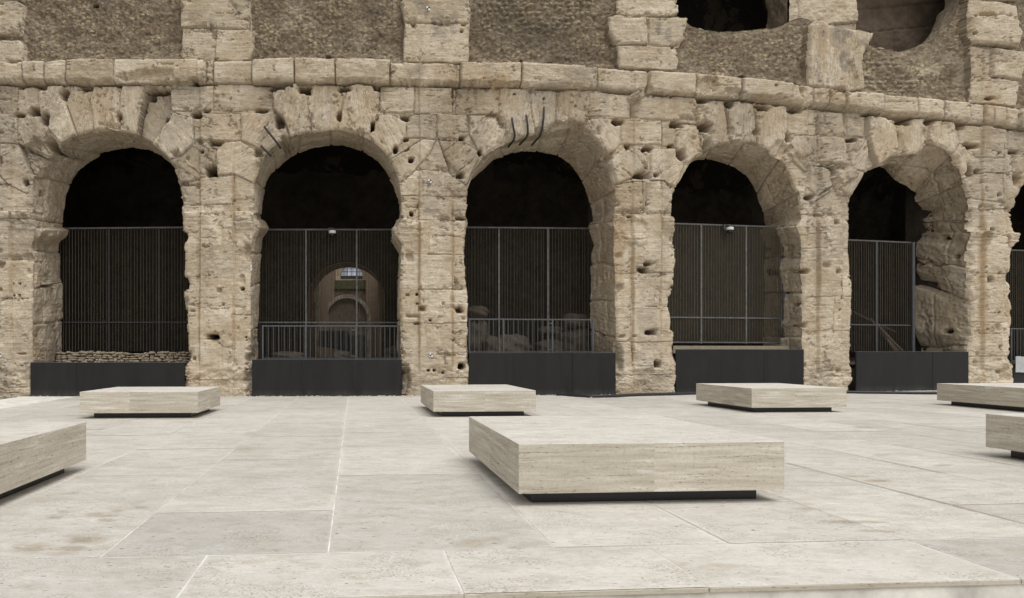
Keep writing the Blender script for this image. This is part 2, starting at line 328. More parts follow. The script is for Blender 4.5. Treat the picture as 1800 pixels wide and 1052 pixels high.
# ------------------------------------------------------------------ measured masonry (picture columns/rows on the facade's reference face)
FR = {  # arch openings: front edge, optional back edge of the reveal (None = straight through the wall)
1: [((54,712),(109,700)),((54,640),(109,640)),((55,600),(109,600)),((55,560),(109,550)),((57,530),(109,531)),((57,515),(108,500)),((56,480),(104,486)),((56,430),(104,430)),((60,412),(109,412)),((64,398),(112,402)),((58,375),(110,385)),((55,345),(113,349)),((56,318),(120,328)),((62,298),(127,313)),((72,280),(138,301)),((88,262),(157,284)),((109,253),(184,269)),((137,239),(212,263)),((166,230),(238,262)),((190,226),(250,263)),((212,232),(262,265)),((240,236),(284,274)),((267,252),(299,287)),((274,259),None),((296,280),None),((304,292),None),((313,318),None),((318,345),None),((321,380),None),((322,402),None),((330,411),None),((330,420),None),((324,429),None),((325,450),None),((326,470),None),((325,486),None),((332,490),None),((333,508),None),((324,512),None),((325,535),None),((329,548),None),((331,590),None),((331,634),None),((324,645),None),((324,712),None)],
2: [((440,712),(458,700)),((440,640),(452,630)),((441,600),(451,593)),((441,560),(456,559)),((441,500),(457,494)),((442,440),(460,443)),((443,420),(463,419)),((445,402),(469,401)),((446,385),(459,385)),((446,360),(461,360)),((448,325),(465,333)),((455,295),(470,318)),((464,278),(476,308)),((474,264),(486,299)),((492,249),(500,284)),((520,239),(517,272)),((552,232),(548,261)),((580,230),(580,257)),((600,230),(603,257)),((625,235),(622,262)),((645,243),(642,270)),((668,259),(663,285)),((690,288),(680,305)),((700,316),(692,330)),((705,342),(699,352)),((706,365),(702,375)),((704,380),None),((702,386),None),((693,398),None),((690,405),None),((698,418),None),((706,430),None),((704,455),None),((703,500),None),((703,560),None),((704,620),None),((706,645),None),((709,665),None),((707,690),None),((708,712),None)],
3: [((825,712),None),((824,679),None),((822,631),None),((822,560),None),((822,518),None),((818,494),None),((816,456),None),((817,419),None),((820,405),None),((823,385),None),((818,378),None),((822,360),None),((824,330),None),((834,300),None),((848,279),(850,296)),((862,266),(868,280)),((891,251),(896,270)),((924,241),(917,267)),((945,237),(935,267)),((960,232),(951,268)),((985,226),(966,271)),((1008,222),(980,275)),((1030,228),(990,281)),((1046,240),(999,288)),((1060,260),(1016,309)),((1072,292),(1027,330)),((1079,320),(1034,350)),((1082,350),(1040,372)),((1080,374),(1043,391)),((1078,388),(1037,397)),((1080,405),(1036,408)),((1081,425),(1043,432)),((1081,449),(1039,446)),((1083,480),(1038,480)),((1083,511),(1038,520)),((1084,573),(1038,559)),((1084,624),(1040,610)),((1082,655),(1040,640)),((1081,712),(1040,700))],
4: [((1188,712),None),((1187,665),None),((1187,640),None),((1183,620),None),((1186,583),None),((1179,579),None),((1175,525),None),((1182,504),None),((1187,460),None),((1187,420),None),((1187,402),None),((1185,386),None),((1179,381),None),((1182,360),None),((1184,340),None),((1193,322),None),((1205,298),None),((1220,280),None),((1239,268),(1225,280)),((1258,257),(1249,280)),((1284,252),(1270,286)),((1318,253),(1290,294)),((1345,262),(1311,308)),((1366,276),(1325,328)),((1384,290),(1335,356)),((1398,312),(1340,366)),((1406,338),(1342,376)),((1410,362),(1343,388)),((1410,385),(1345,396)),((1402,398),(1342,404)),((1407,412),(1340,412)),((1410,436),(1347,436)),((1409,470),(1343,477)),((1411,511),(1345,511)),((1410,560),(1342,562)),((1411,607),(1343,607)),((1411,650),(1343,640)),((1411,712),(1343,700))],
5: [((1502,712),None),((1500,686),None),((1498,660),None),((1497,614),None),((1497,560),None),((1498,494),None),((1493,450),None),((1492,436),None),((1495,405),None),((1494,395),None),((1494,375),None),((1495,356),None),((1500,332),None),((1512,315),None),((1519,303),None),((1538,294),None),((1553,283),(1545,293)),((1567,274),(1553,295)),((1590,274),(1562,304)),((1610,270),(1571,315)),((1622,258),(1581,321)),((1632,254),(1591,325)),((1652,260),(1601,332)),((1673,276),(1611,339)),((1684,295),(1609,346)),((1692,313),(1610,353)),((1699,335),(1618,362)),((1703,360),(1624,373)),((1704,385),(1619,386)),((1702,405),(1622,400)),((1700,425),(1625,417)),((1700,440),(1610,427)),((1702,470),(1611,450)),((1704,500),(1613,477)),((1708,530),(1624,497)),((1710,545),(1605,504)),((1710,560),(1605,539)),((1707,590),(1605,580)),((1704,610),(1618,610)),((1700,640),(1618,640)),((1700,712),(1618,700))],
6: [((1779,712),None),((1779,640),None),((1776,600),None),((1779,560),None),((1779,532),None),((1773,521),None),((1779,512),None),((1779,497),None),((1770,494),None),((1772,480),None),((1778,474),None),((1778,450),None),((1776,439),None),((1785,424),None),((1786,412),None),((1780,400),None),((1781,378),None),((1788,349),None),((1800,322),None),((1818,298),None),((1840,284),None),((1870,277),None),((1905,285),None),((1935,310),None),((1952,345),None),((1958,390),None),((1958,712),None)],
}
CTOP = np.array([[-200,113],[0,112],[42,112],[83,112],[120,107],[364,108],[376,110],[443,109],[518,104],[589,106],[685,110],[809,113],[914,113],[1048,120],[1134,128],[1218,131],[1296,139],[1403,151],[1485,163],[1543,168],[1651,178],[1699,182],[1785,193],[1830,200],[2060,240]], float)
CBOT = np.array([[-200,152],[0,151],[45,151],[83,152],[205,150],[364,149],[443,149],[589,150],[685,150],[809,153],[914,155],[1048,159],[1134,166],[1218,173],[1300,178],[1403,188],[1485,197],[1543,206],[1651,211],[1699,218],[1785,227],[1830,236],[2060,280]], float)
def ctop(x): return np.interp(x, CTOP[:,0], CTOP[:,1])
def cbot(x): return np.interp(x, CBOT[:,0], CBOT[:,1])
CJ = [-60,45,83,121,205,364,376,445,518,589,685,809,914,1048,1134,1218,1296,1403,1425,1452,1480,1543,1605,1652,1699,1725,1742,1762,1785,1850,1930]   # joints of the cornice
# blocks: polygons traced at the scale of the enlargements; third value = bedding angle (deg), fourth = offset of the face, fifth = rounding (px)
BL = []
def B(ox, oy, P, ang=0, off=0., rnd=3., tone=None, s=S): BL.append((cr(ox, oy, P, s), ang, off, rnd, tone))
B(0,0,[(0,445),(95,445),(95,588),(0,588)],0,0); B(0,0,[(95,447),(205,447),(205,588),(95,588)],0,.02)
B(0,0,[(0,590),(93,590),(93,738),(0,738)],0,.01); B(0,0,[(0,740),(93,742),(158,802),(150,1000),(60,960),(0,905)],20,0)
B(0,0,[(95,590),(205,592),(262,668),(215,733),(240,800),(95,740)],-62,.03,4); B(0,0,[(95,742),(222,802),(285,832),(215,900),(160,900)],-45,-.12,8,-.5)
B(0,0,[(208,478),(240,450),(330,450),(352,560),(400,700),(320,748),(262,670),(208,590)],68,.13,5,.3)
B(0,0,[(352,447),(415,450),(455,490),(468,620),(485,672),(405,700),(350,545)],70,.05,4,.2)
B(0,0,[(485,447),(626,445),(610,590),(618,640),(618,690),(550,690),(485,672),(465,520)],85,.03,4)
B(0,0,[(630,442),(745,442),(735,520),(700,700),(622,690),(615,600)],96,.06,4)
B(0,0,[(745,462),(878,462),(878,620),(790,740),(702,700),(737,520)],118,-.22,7,-.6)
B(0,0,[(890,577),(1000,602),(1003,738),(930,798),(870,824),(778,738)],120,.08,5,.3)
B(0,0,[(1003,742),(1112,767),(1115,900),(920,945),(868,824),(932,800)],150,.02,4)
B(0,0,[(880,435),(1098,432),(1098,520),(1050,570),(880,573)],0,.03); B(0,0,[(1003,602),(1050,578),(1235,580),(1240,726),(1005,723)],0,.04,3,.2)
B(0,0,[(1100,427),(1300,432),(1400,440),(1400,565),(1235,573),(1100,570)],0,.02)
B(0,0,[(1115,905),(1115,768),(1160,735),(1240,730),(1350,800),(1310,945),(1200,900)],25,.05,4,.1)
B(0,0,[(920,948),(1028,920),(1028,1052),(935,1052)],0,0,3); B(0,0,[(1030,915),(1200,905),(1200,1052),(1030,1052)],0,.02)
B(400,0,[(72,582),(238,577),(300,662),(325,727),(205,785),(145,760),(72,728)],52,.04,5,.3)
B(400,0,[(235,482),(350,437),(413,500),(433,682),(325,720),(295,642),(237,572)],75,.12,5,.1)
B(400,0,[(422,442),(545,442),(600,500),(570,672),(437,682),(415,540)],80,.04,4)
B(400,0,[(622,447),(750,442),(778,480),(776,590),(725,692),(572,674),(600,520)],100,.1,4,.3)
B(400,0,[(782,447),(955,452),(955,581),(782,581)],0,.05,3,-.1)
B(400,0,[(780,592),(890,592),(918,632),(916,720),(850,785),(800,822),(725,702)],118,.05,5)
B(400,0,[(920,602),(960,587),(1073,592),(1073,713),(920,713)],0,0,3,-.2)
B(400,0,[(870,800),(1000,718),(1073,718),(1040,800),(950,900),(882,942),(815,827)],140,.02,6)
B(400,0,[(959,447),(1158,452),(1155,588),(959,585)],0,.0,3,-.2); B(400,0,[(1075,592),(1233,592),(1233,690),(1200,713),(1075,713)],0,.03,3,-.1)
B(400,0,[(1080,718),(1200,720),(1300,792),(1250,900),(1230,960),(1150,900)],38,.02,6)
B(780,0,[(130,597),(278,594),(328,690),(328,737),(207,812),(167,770),(127,690)],60,.04,3)
B(780,0,[(57,457),(288,457),(288,590),(57,592)],0,.02,3,-.5); B(780,0,[(292,457),(443,462),(458,612),(478,702),(330,737),(325,690),(282,592)],80,.03,3,-.2)
B(780,0,[(447,462),(586,467),(568,640),(520,700),(482,712),(460,612)],92,.02,3,-.1); B(780,0,[(590,467),(738,472),(738,603),(715,640),(572,632)],95,.05,3,-.4)
B(780,0,[(744,477),(963,482),(963,610),(744,603)],0,.02,3,.2); B(780,0,[(740,612),(908,617),(908,743),(820,830),(717,662)],120,.02,4,.1)
B(780,0,[(967,487),(1115,492),(1290,507),(1308,620),(1120,623),(967,610)],0,.04,3,0); B(780,0,[(912,620),(1118,627),(1118,753),(912,743)],0,.05,3,.1)
B(780,0,[(1122,627),(1190,642),(1190,758),(1122,755)],0,.02); B(780,0,[(1194,632),(1320,637),(1335,780),(1245,850),(1194,762)],60,.05,4,-.1)
B(780,0,[(847,832),(930,757),(1048,762),(1048,880),(975,920),(887,950)],142,.06,6,.1); B(780,0,[(1060,767),(1188,767),(1238,850),(1195,965),(1057,930)],30,.05,5)
B(780,0,[(742,1012),(850,957),(1023,932),(1027,1100),(742,1100)],0,.0,5); B(780,0,[(1031,932),(1128,932),(1183,972),(1175,1100),(1033,1100)],0,.05,6)
B(1140,0,[(247,512),(385,517),(418,740),(345,752),(315,770),(262,642)],76,.05,5); B(1140,0,[(387,517),(528,532),(548,742),(422,738),(397,600)],88,.11,5,-.2)
B(1140,0,[(532,532),(704,550),(703,690),(665,805),(552,744)],98,.08,4,.1); B(1140,0,[(708,562),(863,562),(863,690),(740,688),(708,690)],0,.02,3,.1)
B(1140,0,[(742,692),(863,697),(858,850),(820,890),(702,782)],120,.05,4); B(1140,0,[(867,562),(1010,567),(1010,694),(872,694)],0,.0)
B(1140,0,[(880,702),(1010,702),(1010,850),(880,850)],0,.03); B(1140,0,[(822,892),(925,852),(935,980),(842,1052),(802,1010)],30,.07,7)
B(1140,0,[(932,862),(1010,868),(1050,930),(1020,1010),(965,1000),(938,940)],50,.12,9,.1)
B(1420,0,[(297,602),(385,597),(438,650),(458,760),(385,842),(345,862),(320,800),(299,715)],78,.2,6,.3)
B(1420,0,[(442,642),(500,617),(598,612),(608,742),(570,802),(462,802),(457,720)],86,.08,5,.1)
B(1420,0,[(622,642),(650,622),(745,632),(766,740),(735,797),(612,737)],104,.12,4,.2); B(1420,0,[(768,742),(848,790),(828,880),(795,912),(738,800)],125,.1,5,.2)
B(1420,0,[(772,642),(930,642),(1018,652),(1000,820),(870,812),(850,785),(772,740)],0,.03,4); B(1420,0,[(192,562),(350,602),(295,602),(295,710),(202,703)],0,.02,5)
B(1420,0,[(57,702),(198,707),(198,850),(57,850)],0,.04,4); B(1420,0,[(202,717),(298,717),(308,800),(288,885),(222,870)],60,.06,5)
B(1420,0,[(112,872),(218,872),(288,892),(225,1010),(172,1002),(117,960)],55,.14,10,.1); B(1420,0,[(0,852),(103,857),(113,960),(50,1010),(0,980)],20,.06,8)
B(1420,0,[(802,922),(870,892),(998,892),(1008,1052),(827,1022)],0,.02,5); B(1420,0,[(1032,662),(1150,667),(1150,790),(1032,777)],0,.02)
B(1420,0,[(1042,792),(1130,802),(1130,940),(1090,970),(1052,880)],60,.07,5); B(1420,0,[(0,562),(50,562),(50,695),(0,695)],0,0); B(1420,0,[(55,575),(190,575),(195,700),(55,697)],0,.03,6)
# cornice blocks
for a, b in zip(CJ[:-1], CJ[1:]):
    pil = any(lo <= (a+b)/2 <= hi for lo, hi in ((364,445),(700,809),(1060,1134),(1403,1485),(1699,1785)))
    BL.append(([(a+.6, ctop(a+.6)), (b-.6, ctop(b-.6)), (b-.6, cbot(b-.6)), ((a+b)/2, cbot((a+b)/2)), (a+.6, cbot(a+.6))], 0, .14 if pil else .24+rng.uniform(-.03,.03), 4.5, rng.uniform(-.1,.35)))
# piers above the cornice
UP = []
def U(P, off=.05, rnd=4, tone=0., ang=0): UP.append(P); BL.append((P, ang, off, rnd, tone))
U([(-130,-140),(38,-140),(38,0),(-130,0)]); U([(-130,2),(30,2),(40,8),(41,30),(36,61),(-130,63)],.06,5); U([(-130,71),(34,71),(42,80),(43,111),(-130,112)],.05,5)
U([(316,-140),(440,-140),(440,-2),(316,-2)]); U([(316,0),(438,0),(439,52),(319,51)],.08,5,-.2); U([(322,52),(380,52),(378,109),(320,108)],.05,4,0); U([(380,52),(445,52),(443,75),(446,86),(440,108),(379,109)],.07,4,.1)
U([(703,-140),(826,-140),(826,-2),(703,-2)]); U([(703,8),(710,0),(824,0),(826,26),(824,44),(712,42)],.08,6,.1); U([(712,43),(824,45),(823,112),(709,110)],.1,3,.3)
U([(1084,-140),(1194,-140),(1194,-2),(1084,-2)]); U([(1084,-1),(1194,-1),(1193,22),(1186,27),(1084,28)],.03,5,.2); U([(1067,32),(1075,29),(1133,29),(1136,80),(1083,80),(1076,72),(1069,60)],.12,7,.2)
U([(1137,30),(1207,33),(1203,60),(1196,84),(1138,80)],.05,6,-.3); U([(1083,82),(1136,81),(1190,86),(1191,110),(1187,129),(1086,123)],.10,6,.2)
U([(1421,46),(1431,35),(1447,33),(1475,50),(1500,54),(1533,60),(1528,78),(1512,100),(1510,130),(1512,162),(1480,163),(1418,156),(1417,100)],.14,9,-.1,90)
U([(1700,-140),(1790,-140),(1790,-2),(1700,-2)]); U([(1703,0),(1750,2),(1784,12),(1785,30),(1700,28)],.05,5,.2); U([(1700,27),(1786,30),(1792,60),(1785,84),(1706,76),(1700,50)],.15,8,.1)
U([(1705,78),(1742,86),(1740,138),(1707,136)],-.05,5,-.2); U([(1743,87),(1798,94),(1792,142),(1741,137)],.1,4,.2); U([(1706,138),(1790,143),(1785,190),(1705,181)],.04,4,.1)
# holes: cx, cy, rx, ry, depth(m)
HO = []
def H(ox, oy, L, s=S, dep=.34):
    for h in L: HO.append((ox+h[0]/s, oy+h[1]/s, max(h[2]/s,1.5), max(h[3]/s,1.5), h[4] if len(h) > 4 else dep))
H(0,0,[(110,452,14,8),(220,460,24,10),(335,490,14,28),(445,460,34,11),(570,443,15,6),(620,447,14,8),(810,462,62,13),(765,495,18,15,.2),(1010,430,14,9),(180,575,24,20,.25),(98,592,22,10),(235,615,20,28),(612,605,8,18),(858,615,14,14),(1005,592,28,15),(1065,573,14,8),(1030,732,14,14,.12),(1115,740,28,14),(905,795,18,16,.15),(965,812,9,9,.1),(1043,785,6,6),(1085,885,28,26,.3),(130,940,14,14),(230,995,16,12),(1345,572,24,10),(1325,785,16,24,.18),(350,310,22,9),(475,20,12,8),(255,740,30,40,.3),(1100,180,14,20,.08)])
H(400,0,[(250,458,36,12),(400,465,28,18),(605,460,28,13),(768,460,20,13),(330,447,6,6),(520,298,14,12),(728,303,12,8),(270,628,22,32,.22),(572,600,14,28,.2),(295,715,20,14),(912,607,24,15),(918,718,12,8),(860,770,12,16),(745,655,10,22),(945,822,11,12),(1200,713,12,10),(1295,785,10,16),(1195,900,16,12,.2),(1200,168,8,8),(955,137,12,14,.15),(1208,138,12,6)])
H(780,0,[(400,315,12,10),(550,325,14,8),(85,905,20,12,.2),(902,630,28,15),(1195,640,30,17),(795,675,9,26,.08),(945,760,12,14),(1040,772,24,15),(1165,752,12,7),(1218,790,20,28,.25),(1283,710,12,11,.08),(845,800,24,28,.2),(1015,905,38,16),(1085,905,12,10),(1340,655,24,22),(1330,520,32,12),(362,487,6,4),(515,508,5,7),(1350,750,9,24),(885,222,16,7,.1)])
H(1140,0,[(290,658,24,18),(410,540,28,20),(580,560,30,16),(745,568,38,12),(485,398,15,9),(625,455,6,4),(545,685,16,14,.15),(718,710,14,20),(30,905,10,10),(825,1015,16,10),(308,750,10,28,.15),(935,885,9,26)])
H(1420,0,[(310,595,38,9),(232,722,28,10),(480,630,42,17),(625,625,24,17),(770,650,22,17),(830,752,34,15),(835,875,14,24),(875,880,12,10),(1060,785,26,10),(1075,920,16,28,.2),(975,1005,10,8,.15),(978,788,5,5),(285,770,4,10,.1),(930,510,16,8),(380,603,6,6),(855,90,6,6),(950,100,6,6),(850,175,6,6)])
H(0,340,[(178,260,7,22),(140,330,22,22,.12),(255,290,12,20,.06),(145,405,10,14,.08),(177,420,3,50,.2),(235,435,18,25,.06),(240,478,26,5),(272,500,8,4),(100,465,4,5),(70,465,4,5),(98,525,4,5),(70,525,4,5),(238,575,8,18,.05),(105,825,22,5,.1),(10,495,10,8,.1),(10,370,16,14,.15),(1130,175,13,24,.05),(1270,300,18,45,.14),(1018,300,6,50,.04),(1018,440,6,22,.05),(1128,500,12,13,.12),(1245,495,11,10,.2),(1150,572,7,8,.1),(990,605,14,6,.1),(1098,738,28,13),(995,850,8,9,.15),(1245,450,11,26,.1),(1265,740,4,4),(1278,845,14,20,.2)])
H(400,340,[(935,330,20,22,.15),(1000,595,18,15,.18),(948,632,30,9,.12),(975,670,16,7,.12),(972,520,5,5),(975,568,7,4,.15),(1190,600,18,17,.22),(1213,642,10,10,.1),(1108,568,9,9,.1),(925,522,8,6,.1),(1040,655,8,5,.15),(1030,910,7,6,.2),(1060,910,6,6,.2),(1105,922,6,6,.2),(1205,890,16,15,.22),(945,105,8,10),(1195,128,26,8,.2)])
H(780,340,[(1020,397,26,15),(1050,365,28,12,.2),(810,440,10,12,.2),(835,425,6,14,.2),(855,432,5,10,.2),(905,320,16,14,.08),(905,483,22,15,.16),(1068,715,32,14,.3),(920,735,14,8,.1),(978,735,8,7,.1),(1095,880,16,17,.25),(815,735,7,9),(895,850,16,22,.12),(960,120,12,5)])
H(1140,340,[(806,402,20,12,.2),(905,372,18,16,.12),(958,150,12,14,.12),(960,405,10,13,.15),(987,537,9,10,.2),(975,600,5,6,.1),(762,575,28,8,.16),(797,680,14,12,.22),(800,885,8,10,.1),(708,525,14,20,.08),(720,300,18,30,.12),(825,20,20,12,.2),(635,408,30,20,.1)])
H(1420,340,[(140,150,12,12,.15),(80,370,22,14,.08),(168,537,9,10,.2),(155,600,6,6,.1),(933,190,9,9,.2),(930,445,12,12,.2),(1020,425,10,26,.12),(975,410,6,6),(903,380,4,4),(905,408,4,4),(975,613,4,4),(963,690,13,19,.1),(908,700,5,6),(995,702,4,5),(975,790,7,8,.25),(862,870,6,16,.15),(970,915,10,9,.15),(155,915,12,10,.1),(975,10,9,9,.15),(715,228,18,12,.25),(762,330,14,12,.3),(630,465,30,10,.35),(718,708,22,10,.4),(565,460,30,12,.3),(815,460,30,18,.06)])
# stains: cx, cy, rx, ry, amount  (ochre / grey lichen and soot)
ST = [(820,175,40,22,.5),(880,165,22,20,.5),(850,185,70,35,.3),(1000,180,40,25,.45),(960,185,30,20,.3),(1180,195,36,30,.45),(1400,140,8,20,.3),(1460,175,60,16,.45),(1180,240,25,40,.3),(235,500,8,200,.15),(60,230,6,90,.3),(795,240,8,140,.35),(420,240,60,50,.15),(600,220,45,12,.3),(1090,400,12,80,.5),(1110,350,20,50,.3),(1090,250,40,60,.2),(560,160,50,8,.2),(1330,210,20,50,.3),(1270,220,14,50,.3),(1500,210,30,12,.4),(1730,200,10,70,.35),(1755,220,10,60,.3),(350,300,4,200,.3),(412,500,3,200,.3),(737,500,3,160,.3),(795,500,4,160,.35),(66,530,3,160,.35),(1725,500,5,150,.3),(1060,470,5,90,.35),(1440,90,10,60,.4),(50,700,60,12,.2),(1110,690,60,15,.15),(380,650,60,20,.15),(870,145,20,10,.4),(455,370,8,60,.2),(352,480,2.5,240,.5),(411,480,2.5,240,.5),(737,500,2.5,180,.5),(795,480,3,200,.55),(20,420,2.5,240,.45),(1112,520,3,150,.5),(1161,480,2.5,190,.45),(1436,500,3,170,.35),(1478,480,3,170,.3),(1725,440,3.5,170,.6),(1768,440,3,160,.4),(640,200,16,40,.3),(520,200,14,40,.25),(150,200,20,40,.2),(1350,220,20,30,.25),(1580,230,20,30,.25),(1640,240,16,20,.25),(870,150,30,20,.4),(560,185,12,30,.3),(440,210,20,8,.3),(1000,560,6,60,.2),(1100,300,14,40,.3),(830,400,8,60,.35),(1470,250,30,30,.2),(250,132,30,12,.25),(1390,470,12,60,.2)]
GR = [(740,10,18,30,.6),(770,25,14,35,.5),(798,30,8,24,.5),(740,125,10,10,.6),(728,135,14,16,.35),(375,45,10,18,.6),(420,18,14,14,.5),(340,30,14,18,.4),(855,125,12,16,.4),(860,145,16,14,.4),(1020,135,30,16,.5),(1155,50,10,22,.7),(1175,65,8,20,.6),(1470,60,26,22,.75),(1440,60,16,20,.5),(1480,110,9,20,.7),(1510,75,16,12,.6),(1430,130,6,20,.3),(1750,95,30,8,.3),(30,12,22,16,.4),(10,50,20,20,.3),(85,165,14,10,.3),(98,600,14,40,.55),(90,620,18,24,.5),(445,610,6,24,.6),(1060,600,10,24,.6),(1665,625,18,16,.75),(1655,600,36,18,.35),(728,665,20,16,.35),(715,640,8,40,.3),(1690,650,10,30,.3),(1080,640,12,20,.3),(20,525,10,6,.35),(1385,450,9,12,.3),(1392,520,8,10,.3),(460,190,40,5,.2),(250,190,8,60,.15),(930,170,20,10,.35),(755,210,24,22,.25),(790,160,10,50,.25),(20,650,20,14,.25),(1245,100,12,6,.5),(1350,75,30,10,.4),(1345,78,14,9,.6),(1200,45,12,16,.4),(830,320,14,20,.2),(1100,370,40,6,.4),(1000,255,24,12,.3),(1650,300,20,14,.3)]
def blobs(L, x, y, k, soft=.55):
    out = np.zeros(x.shape); nz = rough(k, x, y, 60.)*.45; nz2 = noise(k, x, y*.25, 14.)*.25
    for cx, cy, rx, ry, a in L:
        m = (np.abs(x-cx) < rx*1.6) & (np.abs(y-cy) < ry*1.6)
        if not m.any(): continue
        d = np.sqrt(((x[m]-cx)/rx)**2 + ((y[m]-cy)/ry)**2) + nz[m] + nz2[m]
        out[m] = np.maximum(out[m], a*(1-sstep(1-soft, 1.15, d)))
    return out
def holes(x, y):
    out = np.zeros(x.shape); i = 0
    for cx, cy, rx, ry, dep in HO:
        i += 1
        m = (np.abs(x-cx) < rx*1.8+3) & (np.abs(y-cy) < ry*1.8+3)
        if not m.any(): continue
        xx = (x[m]-cx)/rx; yy = (y[m]-cy)/ry; pw = 2.6 if i % 2 else 4.5
        d = (np.abs(xx)**pw + np.abs(yy)**pw)**(1/pw) + noise(i % 5, x[m]+i*7, y[m], 9.)*.22
        e = min(.45, 1.6/min(rx, ry)+.12)
        out[m] = np.maximum(out[m], dep*(1-sstep(1-e, 1+e*.6, d)) + .06*min(dep/.3,1)*(1-sstep(.9, 1.7, d)))
    return out
def dense(P, step=1.6, seed=0, amp=.9):
    P = np.asarray(P, float); L = np.r_[0, np.cumsum(np.hypot(*np.diff(P, axis=0).T))]
    n = int(L[-1]/step); s = np.linspace(0, L[-1], n)
    return s/ L[-1], np.stack([np.interp(s, L, P[:,0]), np.interp(s, L, P[:,1])], 1)
# ------------------------------------------------------------------ the ruined amphitheatre
amph = empty('ruined_amphitheatre', (0, float(ZF(0)), 0)); AMO = np.array(amph.location)
tag(amph, 'ruined ancient travertine amphitheatre with a curved row of tall dark arches behind the paving', 'amphitheatre')
DW = 1.85                                              # depth of the arch reveals
outl = {}                                              # per arch: dense front outline (px) and back outline (3D)
for k, prs in FR.items():
    f = np.array([p[0] for p in prs], float); b3 = []
    for (fx, fy), b in prs:
        zb = float(ZF(fx)) + DW
        if b is None:
            p = wp(fx, fy, ZF(fx)) - outn(np.array(float(fx)))*DW; b3.append(p)
        else: b3.append(wp(b[0], b[1], zb))
    b3 = np.array(b3)
    L = np.r_[0, np.cumsum(np.hypot(*np.diff(f, axis=0).T))]; n = int(L[-1]/1.5); s = np.linspace(0, L[-1], n)
    fd = np.stack([np.interp(s, L, f[:,0]), np.interp(s, L, f[:,1])], 1)
    ker = np.ones(5)/5; sm = np.stack([np.convolve(np.pad(fd[:,i], 2, 'edge'), ker, 'valid') for i in (0,1)], 1); fd = sm
    tg = np.gradient(fd, axis=0); tg /= np.linalg.norm(tg, axis=1, keepdims=True)+1e-9; nn = np.stack([-tg[:,1], tg[:,0]], 1)
    w = rough(k % 3, s+k*97, s*0+k*13, 50.)*.6 + rough((k+1) % 3, s+k*97, s*0+k*13, 14.)*.45 + noise(k % 5, s*1.0, s*0+k*31, 130.)*.3
    w *= sstep(0, 20, s)*sstep(0, 20, L[-1]-s); fd = fd + nn*w[:,None]
    bd = np.stack([np.interp(s, L, b3[:,i]) for i in range(3)], 1)
    outl[k] = (fd, bd, s, L)
STEP = 1.2
gx = np.arange(-130, 1990, STEP); gy = np.arange(-130, 712, STEP)
X, Y = np.meshgrid(gx, gy); ny, nx = X.shape
# upper boundary of what still stands in the two right bays
top_cut = np.array([[1189,-150],[1192,0],[1192,24],[1207,33],[1225,44],[1245,49],[1270,52.5],[1300,53.5],[1320,51.5],[1345,48],[1366,45],[1385,37],[1398,29],[1412,26],[1424,27],[1433,33],[1447,33],[1475,50],[1500,54],[1533,60],[1537,74],[1560,82],[1590,86],[1620,79],[1650,66],[1670,52],[1682,36],[1690,20],[1696,6],[1700,-8],[1702,-150]], float)
sdf = np.full(X.shape, 1e3)
for k, (fd, bd, s, L) in outl.items():
    P = fd[::2]; x0, x1, y0, y1 = P[:,0].min()-12, P[:,0].max()+12, P[:,1].min()-12, 720
    ii = np.where((gx > x0) & (gx < x1))[0]; jj = np.where((gy > y0) & (gy < y1))[0]; sl = np.s_[jj[0]:jj[-1]+1, ii[0]:ii[-1]+1]
    PP = np.vstack([P, [[P[-1,0], 760], [P[0,0], 760]]]); sdf[sl] = np.minimum(sdf[sl], -poly_sdf(PP, X[sl], Y[sl]))
tcx = np.linspace(1189, 1702, 420); i0 = top_cut
tc_s, tc_d = dense(top_cut, 2.0); tc_d[:,1] += rough(0, tc_d[:,0], tc_d[:,1], 60.)*1.2
ii = np.where((gx > 1170) & (gx < 1720))[0]; jj = np.where(gy < 110)[0]; sl = np.s_[jj[0]:jj[-1]+1, ii[0]:ii[-1]+1]
ucut = -poly_sdf(np.vstack([tc_d]), X[sl], Y[sl]); sdf_o = sdf.copy(); sdf[sl] = np.minimum(sdf[sl], ucut)
# snap the nearest vertices onto the outline
gyy, gxx = np.gradient(sdf, STEP); gn_ = np.sqrt(gxx**2+gyy**2)+1e-6
mv = np.abs(sdf) < STEP*.75; Xs = X.copy(); Ys = Y.copy()
Xs[mv] -= (sdf*gxx/gn_)[mv]; Ys[mv] -= (sdf*gyy/gn_)[mv]; keepv = (sdf > 0) | mv; sd0 = np.where(mv, 0, np.maximum(sdf, 0))
